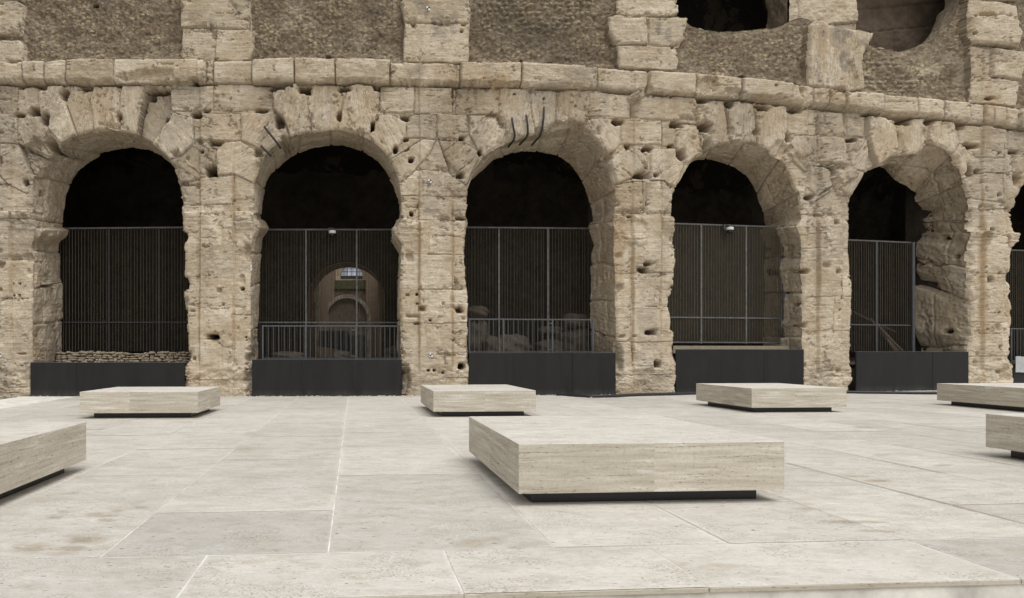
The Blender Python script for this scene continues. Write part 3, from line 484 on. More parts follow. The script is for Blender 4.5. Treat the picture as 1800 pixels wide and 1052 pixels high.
# blocks
off = np.zeros(X.shape); edge = np.full(X.shape, 30.); ang = np.zeros(X.shape); tone = np.zeros(X.shape); rnd = np.full(X.shape, 3.); bid = np.zeros(X.shape, int); bcx = np.zeros(X.shape); bcy = np.zeros(X.shape)
piers = [(-130,54),(324,440),(706,824),(1082,1186),(1411,1496),(1702,1779),(1958,2000)]
strips = [(-130,20),(352,411),(737,795),(1112,1161),(1436,1478),(1725,1768),(1980,2000)]
nb = 1; warpx = noise(1, X, Y, 70.)*1.4; warpy = noise(2, X, Y, 70.)*1.2; XW = X+warpx; YW = Y+warpy
mids = [190, 573, 953, 1297, 1600, 1868]
belt = np.digitize(X, mids)
for pi in range(7):                                   # default courses of the piers and spandrels
    yy = 152.; m0 = belt == pi
    r = random.Random(40+pi)
    while yy < 720:
        h = r.choice([44, 52, 60, 70, 84]); m = m0 & (YW >= yy) & (YW < yy+h); cxj = sum(strips[pi])/2 + r.uniform(-34, 34)
        for side in (0, 1):
            mm = m & ((XW < cxj) if side == 0 else (XW >= cxj))
            bid[mm] = nb; off[mm] = r.uniform(-.015, .02); tone[mm] = r.uniform(-.1, .45); nb += 1
            edge[mm] = np.minimum(np.minimum(YW[mm]-yy, yy+h-YW[mm]), np.abs(XW[mm]-cxj) if r.random() < .2 else 30) + (0 if r.random() < .6 else 1.5) ; rnd[mm] = .7
        yy += h
for P, a, of, rd, tn in BL:
    P = np.array(P); x0, y0 = P.min(0)-6; x1, y1 = P.max(0)+6
    ii = np.where((gx > x0) & (gx < x1))[0]; jj = np.where((gy > y0) & (gy < y1))[0]
    if len(ii) == 0 or len(jj) == 0: continue
    sl = np.s_[jj[0]:jj[-1]+1, ii[0]:ii[-1]+1]
    d = poly_sdf(P, X[sl]+warpx[sl]*.8, Y[sl]+warpy[sl]*.8) + noise(nb % 5, X[sl], Y[sl], 22.)*.45; m = d > 0
    off[sl][m] = of + rng.uniform(-.012, .012); edge[sl][m] = d[m]; ang[sl][m] = a; rnd[sl][m] = rd; bid[sl][m] = nb
    tone[sl][m] = (rng.uniform(-.35, .35) if tn is None else tn+rng.uniform(-.15,.15)); 
    # small tilt of the block face
    cxp, cyp = P.mean(0); off[sl][m] += (X[sl][m]-cxp)*rng.uniform(-.0007,.0007) + (Y[sl][m]-cyp)*rng.uniform(-.0007,.0007)
    nb += 1
ct = ctop(X); cb = cbot(X)
upper = Y < ct
ups = np.zeros(X.shape, bool)
for P in UP:
    P = np.array(P); x0, y0 = P.min(0)-3; x1, y1 = P.max(0)+3
    ii = np.where((gx > x0) & (gx < x1))[0]; jj = np.where((gy > y0) & (gy < y1))[0]
    if len(ii) == 0 or len(jj) == 0: continue
    sl = np.s_[jj[0]:jj[-1]+1, ii[0]:ii[-1]+1]; ups[sl] |= poly_sdf(P, X[sl]+warpx[sl]*.8, Y[sl]+warpy[sl]*.8) > -1.0
ups &= upper; rub = upper & ~ups
# displacement
n_big = noise(0, X, Y, 150.); n_mid = rough(1, X, Y, 46.); n_fin = rough(2, X, Y, 16.)
ca, sa = np.cos(np.radians(ang)), np.sin(np.radians(ang))
bu = (X*ca - Y*sa) + bid*37.7; bv = (X*sa + Y*ca) + bid*11.3        # along / across the bedding
bed = samp(TEXR[0], bu*.55, bv*5.2); bed2 = samp(TEXR[1], bu*1.6, bv*13.)
d = off + n_big*.014 + n_mid*.010*(.5+sstep(-.2,1.,noise(4,X,Y,110.))) + n_fin*.0045 + bed*.0035 + bed2*.003
pitn = samp(TEXR[2], bu*3.2, bv*12.); d -= .05*sstep(.95, 1.3, pitn)*sstep(-.1, .6, noise(3, X, Y, 60.))
vug = rough(0, X*1.0+400, Y, 26.); d -= .05*sstep(1.35, 1.7, vug)
ew = rnd*(1+.5*noise(4, X, Y, 30.)); ew = ew*.42; d -= np.where(bid > 0, (.026+.006*rnd)*(1-sstep(0, np.maximum(ew, .8), edge)), 0)
d -= .03*(1-sstep(.0, .9, edge))*sstep(-.5,.5,noise(2, X, Y, 25.))
# chipped corners on the voussoirs and worn zones
chip = sstep(.55, 1.25, rough(1, X+900, Y, 42.)); d -= chip*.12*(1-sstep(0, 11, np.minimum(edge, sd0*.8)))
# engaged strips on the piers, weathered away towards the ground and near the cornice
for (a, b) in strips:
    er = .4+.6*sstep(-.9, .4, noise(3, X+a, Y, 85.)); ln = noise(1, Y, Y*0+a, 60.)*.7
    s_ = sstep(a-1.2, a+1.2, X+ln)*(1-sstep(b-1.2, b+1.2, X+ln)); fade = sstep(360, 410, Y)*(1-sstep(640, 655, Y))+.5*(1-sstep(330, 400, Y))
    d += np.where(upper, 0, .11*s_*er*fade)
    gl_ = np.exp(-((X+ln-a)/1.1)**2)+np.exp(-((X+ln-b)/1.3)**2); d -= np.where(upper | (Y < cb), 0, .035*gl_*(.3+fade)*er)
# plinth course at the foot, rough and a little forward
pl = sstep(640, 652, Y+noise(0, X, Y, 70.)*5); d += pl*(.07+n_mid*.03); d -= sstep(676, 690, Y)*.05*sstep(-.3,.6,n_mid)
# impost mouldings: a, b, y0, y1
for a, b, y0, y1, amt in ((22,62,373,405,.2),(-20,22,373,400,.08),(412,447,372,402,.16),(325,352,374,396,.07),(698,737,386,424,.10),(1697,1727,407,430,.17),(1768,1790,410,432,.18),(1164,1190,382,402,.08),(795,826,360,384,.08)):
    t = (Y-y0)/(y1-y0)+noise(2,X,Y,40.)*.05; prof = np.where(t < .45, 1., np.where(t < .7, .62, .3))*sstep(-.05,.04,t)*(1-sstep(.95,1.1,t)); prof *= (1-.35*np.exp(-((t-.45)/.05)**2))
    d += amt*prof*sstep(a-1, a+2, X)*(1-sstep(b+6, b+9, X))*(.6+.4*sstep(-.8,.3,rough(2,X,Y,40.)))
# rubble core between the upper piers
peb = samp(TEXR[1], X*3.1, Y*4.6)
rd_ = -.13 + n_big*.035 + rough(0, X+77, Y, 60.)*.03 + n_fin*.016 + peb*.016
courses = sstep(.3, .9, np.cos((Y+.04*(X-830)+warpy*2)*2*np.pi/9.2))*.35 + sstep(.5,.8,np.cos((X+warpx*6+np.floor(Y/9.2)*4)*2*np.pi/11.))*.4
knob = np.exp(-(((X-940)/110)**4+((Y-20)/34)**4)) + .7*np.exp(-(((X-1560)/70)**4+((Y-130)/34)**4))+.35*np.exp(-(((X-520)/70)**4+((Y-55)/50)**4))
rowk = np.floor((Y+warpy*.5)/8.6); jx = X+warpx*1.6+rowk*5.3+5*np.sin(rowk*7.1)+2.5*np.sin(X*.11+rowk*3.3); colk = np.floor(jx/11.5); hk = np.sin(rowk*12.9898+colk*78.233)*43758.5453; hk -= np.floor(hk)
ek = np.sqrt(((jx-(colk+.5)*11.5-(hk-.5)*2)/(3.6+hk*1.4))**2+((Y+warpy*.5-(rowk+.5)*8.6-(hk*7 % 1-.5)*3)/(2.6+hk*.8))**2); kb = (1-sstep(.75, 1.1, ek))*(hk < sstep(.15, .8, knob)*.62); rd_ += .055*kb
rd_ -= .06*sstep(1180, 1240, X)*(1-sstep(90, 160, Y)) ; rd_ += .06*sstep(-14, -2, Y-ct)
d = np.where(rub, rd_, d)
# worn lip of the cornice
cl = sstep(-9, 0, Y-cb)*(~upper)*(Y < cb+1); d -= cl*(.05+.20*sstep(-.2, .8, rough(0, X+33, Y*.4, 90.)))
tl = (1-sstep(0, 5, Y-ct))*(~upper); d -= tl*.06
gp_ = np.exp(-((Y-cb-1.6)/1.5)**2)*(Y > cb-1)*sstep(-.3, .4, noise(2, X, Y*.2, 38.)); d -= .22*gp_*(~upper)
# broken or scooped places: cx, cy, rx, ry, depth
for cx, cy, rx, ry, dp in ((260,140,42,12,.16),(85,268,34,22,.2),(835,170,3,20,.05),(1120,172,1,1,0),(1235,155,20,14,.12),(1285,165,18,10,.12),(1350,180,40,9,.12),(1395,165,14,16,.15),(440,672,12,26,.28),(712,668,10,40,.3),(1084,640,10,34,.25),(1000,232,50,14,.16),(1225,235,22,46,.05),(465,330,6,40,.08),(432,460,10,36,.08),(1370,262,18,16,.12),(1405,300,14,30,.12),(1475,310,10,30,.1),(765,240,22,40,.03),(795,345,40,18,.07),(1110,400,26,26,.08),(760,395,40,30,.05),(1095,450,30,40,.05),(1500,690,8,18,.2),(1490,140,8,30,.1),(1700,300,24,40,.04),(60,670,30,20,.05),(1500,400,20,90,.04)):
    m = (np.abs(X-cx) < rx*2) & (np.abs(Y-cy) < ry*2)
    q = np.sqrt(((X[m]-cx)/rx)**2+((Y[m]-cy)/ry)**2)+rough(1, X[m], Y[m], 40.)*.3; d[m] -= dp*(1-sstep(.55, 1.15, q))
for cx, cy, rx, ry, hp in ((1117,170,15,17,.35),(1478,305,20,24,.12),(1445,320,16,24,.08)):   # the projecting stub of stone
    m = (np.abs(X-cx) < rx*2) & (np.abs(Y-cy) < ry*2)
    q = np.sqrt(((X[m]-cx)/rx)**2+((Y[m]-cy)/ry)**2)+rough(2, X[m], Y[m], 30.)*.25; d[m] += hp*(1-sstep(.6, 1.05, q))
hh = holes(X, Y); d -= np.where(hh > .2, .2+(hh-.2)*6, hh)
d -= (.035+.05*sstep(-.2,.9,rough(0, X, Y+500, 50.)))*(1-sstep(0, 5.5, sd0))**1.6*(~upper)
# the ledge on which the upper order stands: face slopes back above the cornice
stain = blobs(ST, X, Y, 0); grey = blobs(GR, X, Y, 1)
grey = np.maximum(grey, .35*sstep(.4, 1.2, noise(4, X, Y*.35, 60.))*sstep(-18,-4,Y-cb)*(~upper))
strk = sstep(.35, 1.1, noise(3, X*1., Y*.12, 26.))*.22; stain = np.maximum(stain, strk*(Y < 330)*(Y > cb))
stain = np.where(rub, kb*.45+np.exp(-(((X-1640)/34)**2+((Y-128)/26)**2))*.8*sstep(-.4,.5,n_mid), stain)
grey = np.where(rub, np.maximum(.55*sstep(-.1,.9,noise(0,X,Y,120.))*np.exp(-((X-940)/100)**2), .35*sstep(.3,1.2,noise(1,X,Y,60.))), grey)
base = wp(Xs, Ys, ZF(Xs)); N = outn(Xs); V = base + N*d[..., None] - AMO
tcv = np.stack([bu/57., bid*.731, -bv/57.], -1)
tcv[rub] = np.stack([X/57., X*0, -Y/57.], -1)[rub]
idx = np.arange(ny*nx).reshape(ny, nx)
quad = np.stack([idx[1:, :-1], idx[1:, 1:], idx[:-1, 1:], idx[:-1, :-1]], -1)
kq = keepv[1:, :-1] & keepv[1:, 1:] & keepv[:-1, 1:] & keepv[:-1, :-1]
cenx = X[:-1, :-1]+STEP/2; ceny = Y[:-1, :-1]+STEP/2; allin = mv[1:, :-1] & mv[1:, 1:] & mv[:-1, 1:] & mv[:-1, :-1]
kq &= ~(allin & ((sdf[1:, :-1]+sdf[1:, 1:]+sdf[:-1, 1:]+sdf[:-1, :-1]) < 0))
lab = np.zeros(cenx.shape, int)
upq = upper[:-1, :-1]; ruq = rub[:-1, :-1]; coq = (~upq) & (ceny < cbot(cenx))
sq = np.where(upq, 999, sdf_o[:-1, :-1])
lab[:] = 100 + np.digitize(cenx, mids)                                   # piers
archq = (~upq) & (~coq) & (ceny < 372) & (sq < 78)
# ring of voussoirs belonging to an arch: near the opening and above the springing
ac = np.array(mids); lab[archq] = 200 + np.argmin(np.abs(cenx[archq][:, None]-np.array([190,577,952,1297,1600,1868])[None]), 1)
lab[coq] = 300; lab[upq & ~ruq] = 400 + np.argmin(np.abs(cenx[upq & ~ruq][:, None]-np.array([-50,380,765,1135,1470,1745,1960])[None]), 1)
lab[ruq] = 500 + np.digitize(cenx[ruq], [330,765,1135,1470,1745])
Vf = V.reshape(-1, 3); A = dict(tc=tcv.reshape(-1, 3), tone=tone.ravel(), stain=stain.ravel(), grey=grey.ravel())
names = {1: 'pier', 2: 'arch', 3: 'cornice', 4: 'upper_pier', 5: 'rubble_infill'}
def sub_mesh(name, Vv, Q, mat, parent, attrs):
    u, inv = np.unique(Q, return_inverse=True)
    return np_mesh(name, Vv[u], inv.reshape(Q.shape), mat, parent, {k: a[u] for k, a in attrs.items()})
archobj = {}
for lb in np.unique(lab[kq]):
    Q = quad[kq & (lab == lb)]
    o = sub_mesh(names[lb//100], Vf, Q, M['rubble'] if lb//100 == 5 else M['trav'], amph, A)
    if lb//100 == 2: archobj[lb-199] = o
# reveals: from the front outline to the back outline
def samp_grid(G, px, py):
    fx = np.clip((px-gx[0])/STEP, 0, nx-1.001); fy = np.clip((py-gy[0])/STEP, 0, ny-1.001); i = fx.astype(int); j = fy.astype(int); a = fx-i; b = fy-j
    return (G[j,i]*(1-a)+G[j,i+1]*a)*(1-b)+(G[j+1,i]*(1-a)+G[j+1,i+1]*a)*b
MT = 64
for k, (fd, bd, s, L) in outl.items():
    n = len(s); t = np.linspace(0, 1, MT)[None, :]; dd = samp_grid(d, fd[:,0], fd[:,1])
    f3 = wp(fd[:,0], fd[:,1], ZF(fd[:,0])) + outn(fd[:,0])*(dd+.012)[:, None]
    P = f3[:, None, :]*(1-t[..., None]) + bd[:, None, :]*t[..., None]
    tg = np.gradient(f3, axis=0); tg /= np.linalg.norm(tg, axis=1, keepdims=True)+1e-9
    ker = np.ones(31)/31; tg = np.stack([np.convolve(np.pad(tg[:,i], 15, 'edge'), ker, 'valid') for i in range(3)], 1)
    ax = bd-f3; ax /= np.linalg.norm(ax, axis=1, keepdims=True); nin = np.cross(ax, tg); nin /= np.linalg.norm(nin, axis=1, keepdims=True)+1e-9
    c3 = f3.mean(0); sgn = np.sign(((c3-f3)*nin).sum(1)).sum(); nin *= 1 if sgn > 0 else -1
    S_, T_ = np.meshgrid(s, t[0]*DW*57, indexing='ij')
    pxx = P[...,0]/P[...,1]*F+PX; pyy = PY-(P[...,2]-CH)/P[...,1]*F
    # stones of the reveal
    e = np.full(S_.shape, 30.); rb = np.zeros(S_.shape, int); tn2 = np.zeros(S_.shape); of2 = np.zeros(S_.shape); r = random.Random(k*5); a = 0.
    sw = S_+noise(k % 5, S_, T_, 60.)*1.8; tw = T_+noise((k+1) % 5, S_, T_, 60.)*2.
    while a < s[-1]:
        h = r.uniform(52, 84); m = (sw >= a) & (sw < a+h); tj = r.choice([.35,.5,.62])*DW*57
        for side in (0, 1):
            mm = m & ((tw < tj) if side == 0 else (tw >= tj)); rb[mm] = nb; nb += 1; tn2[mm] = r.uniform(-.5,.4); of2[mm] = r.uniform(-.02,.03)
            e[mm] = np.minimum(np.minimum(sw[mm]-a, a+h-sw[mm]), np.abs(tw[mm]-tj))
        a += h
    ero = {5: .85, 1: .7}.get(k, .55)
    w = of2 + (noise(k % 5, S_+k*50, T_, 90.)*.03 + rough(k % 3, S_, T_+k*40, 40.)*.022)*ero + rough((k+1) % 3, S_, T_, 13.)*.007 + samp(TEXR[0], T_*.6+rb*31, S_*5.5)*.004
    w -= .06*(1-sstep(0, 2.6, e)); w -= holes(pxx, pyy)*.8
    w -= .05*sstep(1.0, 1.6, rough(2, S_, T_+300, 24.))
    if True:                                            # impost moulding carried round into the opening
        imp = {1:(402,430,.20),2:(386,420,.10),3:(390,410,.08),4:(398,420,.10),5:(410,430,.1),6:(412,430,.1)}[k]
        tt = (pyy-imp[0])/(imp[1]-imp[0]); w += imp[2]*sstep(-.05,.1,tt)*(1-sstep(.35,1.,tt))*(.5+.5*sstep(-.6,.3,noise(2,S_,T_,50.)))*sstep(0,.12,T_/(DW*57))
    if k == 5: w -= .16*(1-sstep(0,6,np.abs(pyy-462+rough(0,S_,T_,40.)*5)))*sstep(.3,.6,T_/(DW*57))
    w *= sstep(0, .045, t); V2 = P + nin[:, None, :]*w[..., None] - AMO
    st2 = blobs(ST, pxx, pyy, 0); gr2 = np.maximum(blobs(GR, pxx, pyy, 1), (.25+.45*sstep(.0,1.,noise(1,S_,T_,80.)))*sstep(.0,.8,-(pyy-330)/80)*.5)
    tci = np.where((pyy < 380)[...], 1, 0)
    tcr = np.stack([T_/57.+rb*.31, rb*.731, np.where(tci == 1, T_*0+S_/57.*.4+T_/57.*.2, S_/57.)], -1)
    ix = np.arange(n*MT).reshape(n, MT); Q = np.stack([ix[:-1, :-1], ix[1:, :-1], ix[1:, 1:], ix[:-1, 1:]], -1).reshape(-1, 4)
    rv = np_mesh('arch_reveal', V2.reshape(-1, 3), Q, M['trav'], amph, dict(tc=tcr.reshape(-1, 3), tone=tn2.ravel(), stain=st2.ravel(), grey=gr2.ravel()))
    # inner face of the wall behind the opening, seen only from inside: a rough collar
    outl[k] = outl[k] + (f3,)
# cut top edge of the parapets: thickness going back from the broken edge
P0 = tc_d; dd = samp_grid(d, P0[:,0], P0[:,1]); f3 = wp(P0[:,0], P0[:,1], ZF(P0[:,0])) + outn(P0[:,0])*(dd+.01)[:, None]
tt = np.linspace(0, 1, 26); dirb = np.stack([P0[:,0]*0-.0, P0[:,0]*0+1., P0[:,0]*0-.02], 1)
P = f3[:, None, :] + dirb[:, None, :]*(tt*1.0)[None, :, None]
wz = rough(0, P0[:,0][:, None]+0*tt, (tt*57)[None, :]+0*P0[:,:1], 40.)*.05*sstep(0,.1,tt)[None]
P[...,2] += wz; ix = np.arange(len(P0)*26).reshape(len(P0), 26); Q = np.stack([ix[:-1, :-1], ix[:-1, 1:], ix[1:, 1:], ix[1:, :-1]], -1).reshape(-1, 4)
tcr = np.stack([P[...,0], P[...,1], P[...,2]], -1).reshape(-1, 3); z_ = np.zeros(len(tcr))
np_mesh('parapet_top', (P-AMO).reshape(-1, 3), Q, M['rubble'], amph, dict(tc=tcr, tone=z_, stain=z_+.25, grey=z_))

# --- rooms behind the arches
def rough_wall(name, A_, B_, z0, z1, mat, amp=.1, step=.12, bow=0., thick=0, cut=None, parent=amph):
    A_ = np.array(A_, float); B_ = np.array(B_, float); Ln = np.linalg.norm(B_-A_); nu = max(int(Ln/step), 2); nv = max(int((z1-z0)/step), 2)
    u, v = np.meshgrid(np.linspace(0, 1, nu), np.linspace(z0, z1, nv), indexing='ij'); dr = (B_-A_)/Ln; nr = np.array([dr[1], -dr[0]])
    w = rough(0, u*Ln*20+v*3, v*20, 40.)*amp + bow*4*u*(1-u); x = A_[0]+dr[0]*u*Ln+nr[0]*w; y = A_[1]+dr[1]*u*Ln+nr[1]*w
    Vv = np.stack([x, y, v], -1).reshape(-1, 3)-AMO; ix = np.arange(nu*nv).reshape(nu, nv); Q = np.stack([ix[:-1,:-1], ix[1:,:-1], ix[1:,1:], ix[:-1,1:]], -1)
    keep = np.ones(Q.shape[:2], bool)
    if cut is not None: keep = ~cut((u*Ln)[:-1,:-1]+step/2, v[:-1,:-1]+step/2)
    tcr = np.stack([x, y, v], -1).reshape(-1, 3); z_ = np.zeros(len(tcr))
    return np_mesh(name, Vv, Q[keep], mat, parent, dict(tc=tcr, tone=z_, stain=z_, grey=z_+.4))
CD = 9.5                                              # corridor: distance from the facade to the inner wall
FLZ = 1.02                                            # level of the earth floor inside
def back(px, D=CD): p = wp(px, PY, ZF(px)) - outn(np.array(float(px)))*D; return p[:2]
# inner wall follows the curve; the passage behind the second arch is open to the far court
bx = [-420, -120, 160, 400]; pts_in = [back(x) for x in bx]
zi = Z0+CD; pc0 = (541-PX)/F*zi; pc1 = (676-PX)/F*zi; pcx = (pc0+pc1)/2; prx = (pc1-pc0)/2; pctop = CH+(PY-463)/F*zi
segs = [(pts_in[0], pts_in[1]), (pts_in[1], (back(160)))]
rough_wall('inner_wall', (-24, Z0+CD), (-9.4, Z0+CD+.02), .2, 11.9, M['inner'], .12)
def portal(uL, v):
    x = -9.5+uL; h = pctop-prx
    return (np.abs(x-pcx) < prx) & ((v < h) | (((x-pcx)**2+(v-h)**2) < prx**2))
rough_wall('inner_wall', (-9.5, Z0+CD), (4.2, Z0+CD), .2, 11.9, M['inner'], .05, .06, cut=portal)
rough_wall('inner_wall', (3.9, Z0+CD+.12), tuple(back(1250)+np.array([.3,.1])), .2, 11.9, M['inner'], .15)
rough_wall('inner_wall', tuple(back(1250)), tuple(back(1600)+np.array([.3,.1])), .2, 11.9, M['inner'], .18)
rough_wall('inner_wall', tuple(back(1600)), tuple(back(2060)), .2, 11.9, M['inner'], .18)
m = MB(); xs_ = list(range(860, 2100, 40))               # added backing behind the inner wall, stops daylight leaking through its gaps
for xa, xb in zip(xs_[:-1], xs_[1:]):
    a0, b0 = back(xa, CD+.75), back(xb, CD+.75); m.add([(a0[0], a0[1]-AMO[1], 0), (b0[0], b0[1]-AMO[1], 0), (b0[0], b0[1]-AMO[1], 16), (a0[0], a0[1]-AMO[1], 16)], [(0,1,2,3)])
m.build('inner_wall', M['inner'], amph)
# piers behind the facade piers and cross walls carrying the vaults
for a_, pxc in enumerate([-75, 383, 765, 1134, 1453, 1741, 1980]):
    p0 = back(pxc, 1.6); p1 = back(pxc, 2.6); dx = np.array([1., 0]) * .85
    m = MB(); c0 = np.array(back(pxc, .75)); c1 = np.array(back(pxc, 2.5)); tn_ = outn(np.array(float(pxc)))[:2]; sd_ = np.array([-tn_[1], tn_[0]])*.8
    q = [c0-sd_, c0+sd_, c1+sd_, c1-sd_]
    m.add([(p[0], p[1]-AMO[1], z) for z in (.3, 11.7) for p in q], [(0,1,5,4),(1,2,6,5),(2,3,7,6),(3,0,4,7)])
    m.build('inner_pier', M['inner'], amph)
# vault of the corridor
vx = np.linspace(-450, 2090, 200); tv = np.linspace(0, 1, 34)
cen = np.array([back(x, .8) for x in vx]); cen2 = np.array([back(x, CD+.1) if x > 900 else (back(x,.8)[0], Z0+CD+.1) for x in vx])
VX = cen[:, None, :]*(1-tv[None, :, None]) + cen2[:, None, :]*tv[None, :, None]
vz = 9.2 + 2.4*np.sqrt(np.clip(1-(2*tv-1)**2, 0, 1))[None, :] + 0*cen[:, :1]
vz = vz + rough(1, np.arange(200)[:, None]*8.+0*tv, (tv*160)[None, :]+0*cen[:, :1], 60.)*.10
Vv = np.concatenate([VX, vz[..., None]], -1).reshape(-1, 3); ix = np.arange(200*34).reshape(200, 34); Q = np.stack([ix[:-1,:-1], ix[1:,:-1], ix[1:,1:], ix[:-1,1:]], -1).reshape(-1, 4)
z_ = np.zeros(len(Vv)); np_mesh('corridor_vault', Vv-AMO, Q, M['near_black'], amph)
# roof slab over the corridor and upper gallery (keeps the sky out, as the standing storeys do)
m = MB(); pa = back(-450, .6); 
for i in range(24):
    xa, xb = -450+i*106, -450+(i+1)*106
    a0, a1, b0, b1 = back(xa, .55), back(xb, .55), back(xa, CD+.2), back(xb, CD+.2)
    if xb < 1000: b0 = (b0[0], Z0+CD+.3); b1 = (b1[0], Z0+CD+.3)
    for z in (11.8, 16.):
        m.add([(a0[0], a0[1]-AMO[1], z), (a1[0], a1[1]-AMO[1], z), (b1[0], b1[1]-AMO[1], z), (b0[0], b0[1]-AMO[1], z)], [(0,1,2,3)])
    m.add([(b0[0], b0[1]-AMO[1], 11.7), (b1[0], b1[1]-AMO[1], 11.7), (b1[0], b1[1]-AMO[1], 16.), (b0[0], b0[1]-AMO[1], 16.)], [(0,1,2,3)])
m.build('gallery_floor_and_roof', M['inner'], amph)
for x_ in (-124, 1984):
    a0, b0 = back(x_, .03), back(x_, CD+1.4); rough_wall('corridor_end_seal', tuple(a0), tuple(b0), 0, 16, M['inner'], .05, .5)  # added walls closing the modelled corridor ends against stray light
# upper gallery behind the broken parapets: set-back pier, dark back wall of squared blocks
def setback(name, xl, xr, y0, y1, D, mat, tn=0., st=0., ngrid=1.6, bh=26, bw=60, ed=None):
    xs = np.arange(xl, xr, ngrid); ys = np.arange(y0, y1, ngrid); XX, YY = np.meshgrid(xs, ys); Z = ZF(XX)+D
    w = rough(0, XX, YY, 60.)*.03+rough(1, XX, YY, 18.)*.01; row = np.floor((YY+.1*XX)/bh); cxx = (XX+row*29) % bw; e = np.minimum(np.minimum(((YY+.1*XX) % bh), bh-((YY+.1*XX) % bh)), np.minimum(cxx, bw-cxx))
    w -= .07*(1-sstep(0, 2.2, e)); bi = row*7+np.floor((XX+row*29)/bw); w += (np.sin(bi*12.9898)*.04)
    p = wp(XX, YY, Z) + outn(XX)*w[..., None]; ix = np.arange(XX.size).reshape(XX.shape); Q = np.stack([ix[1:, :-1], ix[1:, 1:], ix[:-1, 1:], ix[:-1, :-1]], -1)
    if ed is not None: Q = Q[ed(XX[:-1,:-1], YY[:-1,:-1])]
    tcr = np.stack([XX/57.+bi*.37, bi*.7, -YY/57.], -1).reshape(-1, 3)
    return np_mesh(name, (p-AMO).reshape(-1, 3), Q.reshape(-1, 4), mat, amph, dict(tc=tcr, tone=(tn+np.sin(bi*7.7)*.3).ravel(), stain=np.full(XX.size, st), grey=np.full(XX.size, 0.)))
setback('set_back_pier', 1384, 1506, -135, 110, .9, M['trav'], .1, 0, 1.5, 95, 130)
# its slanting left cheek
ys = np.linspace(-135, 110, 120); pa = wp(1384+0*ys, ys, ZF(1384.)+.9)
lx = np.interp(ys, [-135, -10, 5, 22, 35, 52, 110], [1338, 1346, 1345, 1351, 1349, 1346, 1346]); pb = wp(lx, ys, ZF(1384.)+2.6)
tt = np.linspace(0, 1, 30); P = pa[:, None, :]*(1-tt[None, :, None]) + pb[:, None, :]*tt[None, :, None]; P[...,0] += rough(1, (ys*1.0)[:, None]+0*tt, (tt*80)[None]+0*ys[:, None], 50.)*.05*(tt[None] > .02)
ix = np.arange(120*30).reshape(120, 30); Q = np.stack([ix[:-1,:-1], ix[:-1,1:], ix[1:,1:], ix[1:,:-1]], -1).reshape(-1, 4)
tcr = np.stack([P[...,1]+P[...,2]*.8, P[...,0], P[...,2]-P[...,1]*.8], -1).reshape(-1, 3); z_ = np.zeros(len(tcr))
np_mesh('set_back_pier', (P-AMO).reshape(-1, 3), Q, M['trav'], amph, dict(tc=tcr, tone=z_-.3, stain=z_+.25, grey=z_))
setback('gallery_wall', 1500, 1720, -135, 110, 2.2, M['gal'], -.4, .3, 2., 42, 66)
setback('gallery_wall', 1150, 1400, -135, 110, 5.0, M['near_black'], 0, 0, 3., 30, 60)  # near-black colour puts the darkness of the void on this wall
# ------------------------------------------------------------------ ground and paving
m = MB(); m.add([(-900,-300,-.62),(900,-300,-.62),(900,1500,-.62),(-900,1500,-.62)], [(0,1,2,3)])
tag(m.build('ground', M['ground']), kind='structure')
GA = math.atan((PX-622)/F); GU = Vector((math.cos(GA), math.sin(GA), 0)); GV = Vector((-math.sin(GA), math.cos(GA), 0)); GO = gnd(577, 971)
def uv(px, py): p = gnd(px, py)-GO; return p.dot(GU), p.dot(GV)
def g2w(u, v): return GO + GU*u + GV*v
U0 = uv(185,972)[0]; U1 = 0.; U2 = uv(975,962)[0]; U3 = uv(1285,957)[0]; U4 = uv(1590,948)[0]
vf = uv(1000,1039)[1]; VE = 17.6
cols = [U0-5*1.36+i*1.36 for i in range(5)] + [U0, U1, U2, U3, U4] + [U4+1.3*i for i in range(1, 16)]
def vy(px, py): return uv(px, py)[1]
jt = {5:[vy(400,900), vy(430,871), vy(430,808), vy(450,768), vy(470,742), vy(480,722), vy(500,708)], 6:[vy(700,834.6), vy(680,787), vy(660,760), vy(650,735), vy(650,716)],
      7:[vy(900,880), vy(800,775), vy(760,735), vy(740,712)], 8:[vy(1200,885), vy(1100,800), vy(1000,740), vy(900,712)], 4:[vy(150,837), vy(250,790), vy(330,759), vy(330,725), vy(380,706)],
      9:[vy(1500,853), vy(1440,823), vy(1400,776), vy(1380,740), vy(1350,715)]}
r = random.Random(3); slabs = []; gap = .011
for i in range(len(cols)-1):
    js = jt.get(i)
    if js is None:
        js = []; v = r.uniform(.6, 1.6)
        while v < VE-.5: js.append(v); v += r.uniform(1.0, 2.3)
    vs = [0]+list(js)+[VE]
    for a, b in zip(vs[:-1], vs[1:]): slabs.append((cols[i], cols[i+1], a, b))
fj = [U0-7, U0-5.4, U0-3.9, U0-2.1, uv(365,975)[0]-1.36*1.15, uv(365,975)[0], uv(780,967)[0], uv(1137,960)[0], U4, uv(1800,945)[0]+.35] + [uv(1800,945)[0]+.35+1.4*i for i in range(1, 10)]
for a, b in zip(fj[:-1], fj[1:]): slabs.append((a, b, vf, 0))
Vs, Qs, Ts, SS, DU = [], [], [], [], []; c = 0
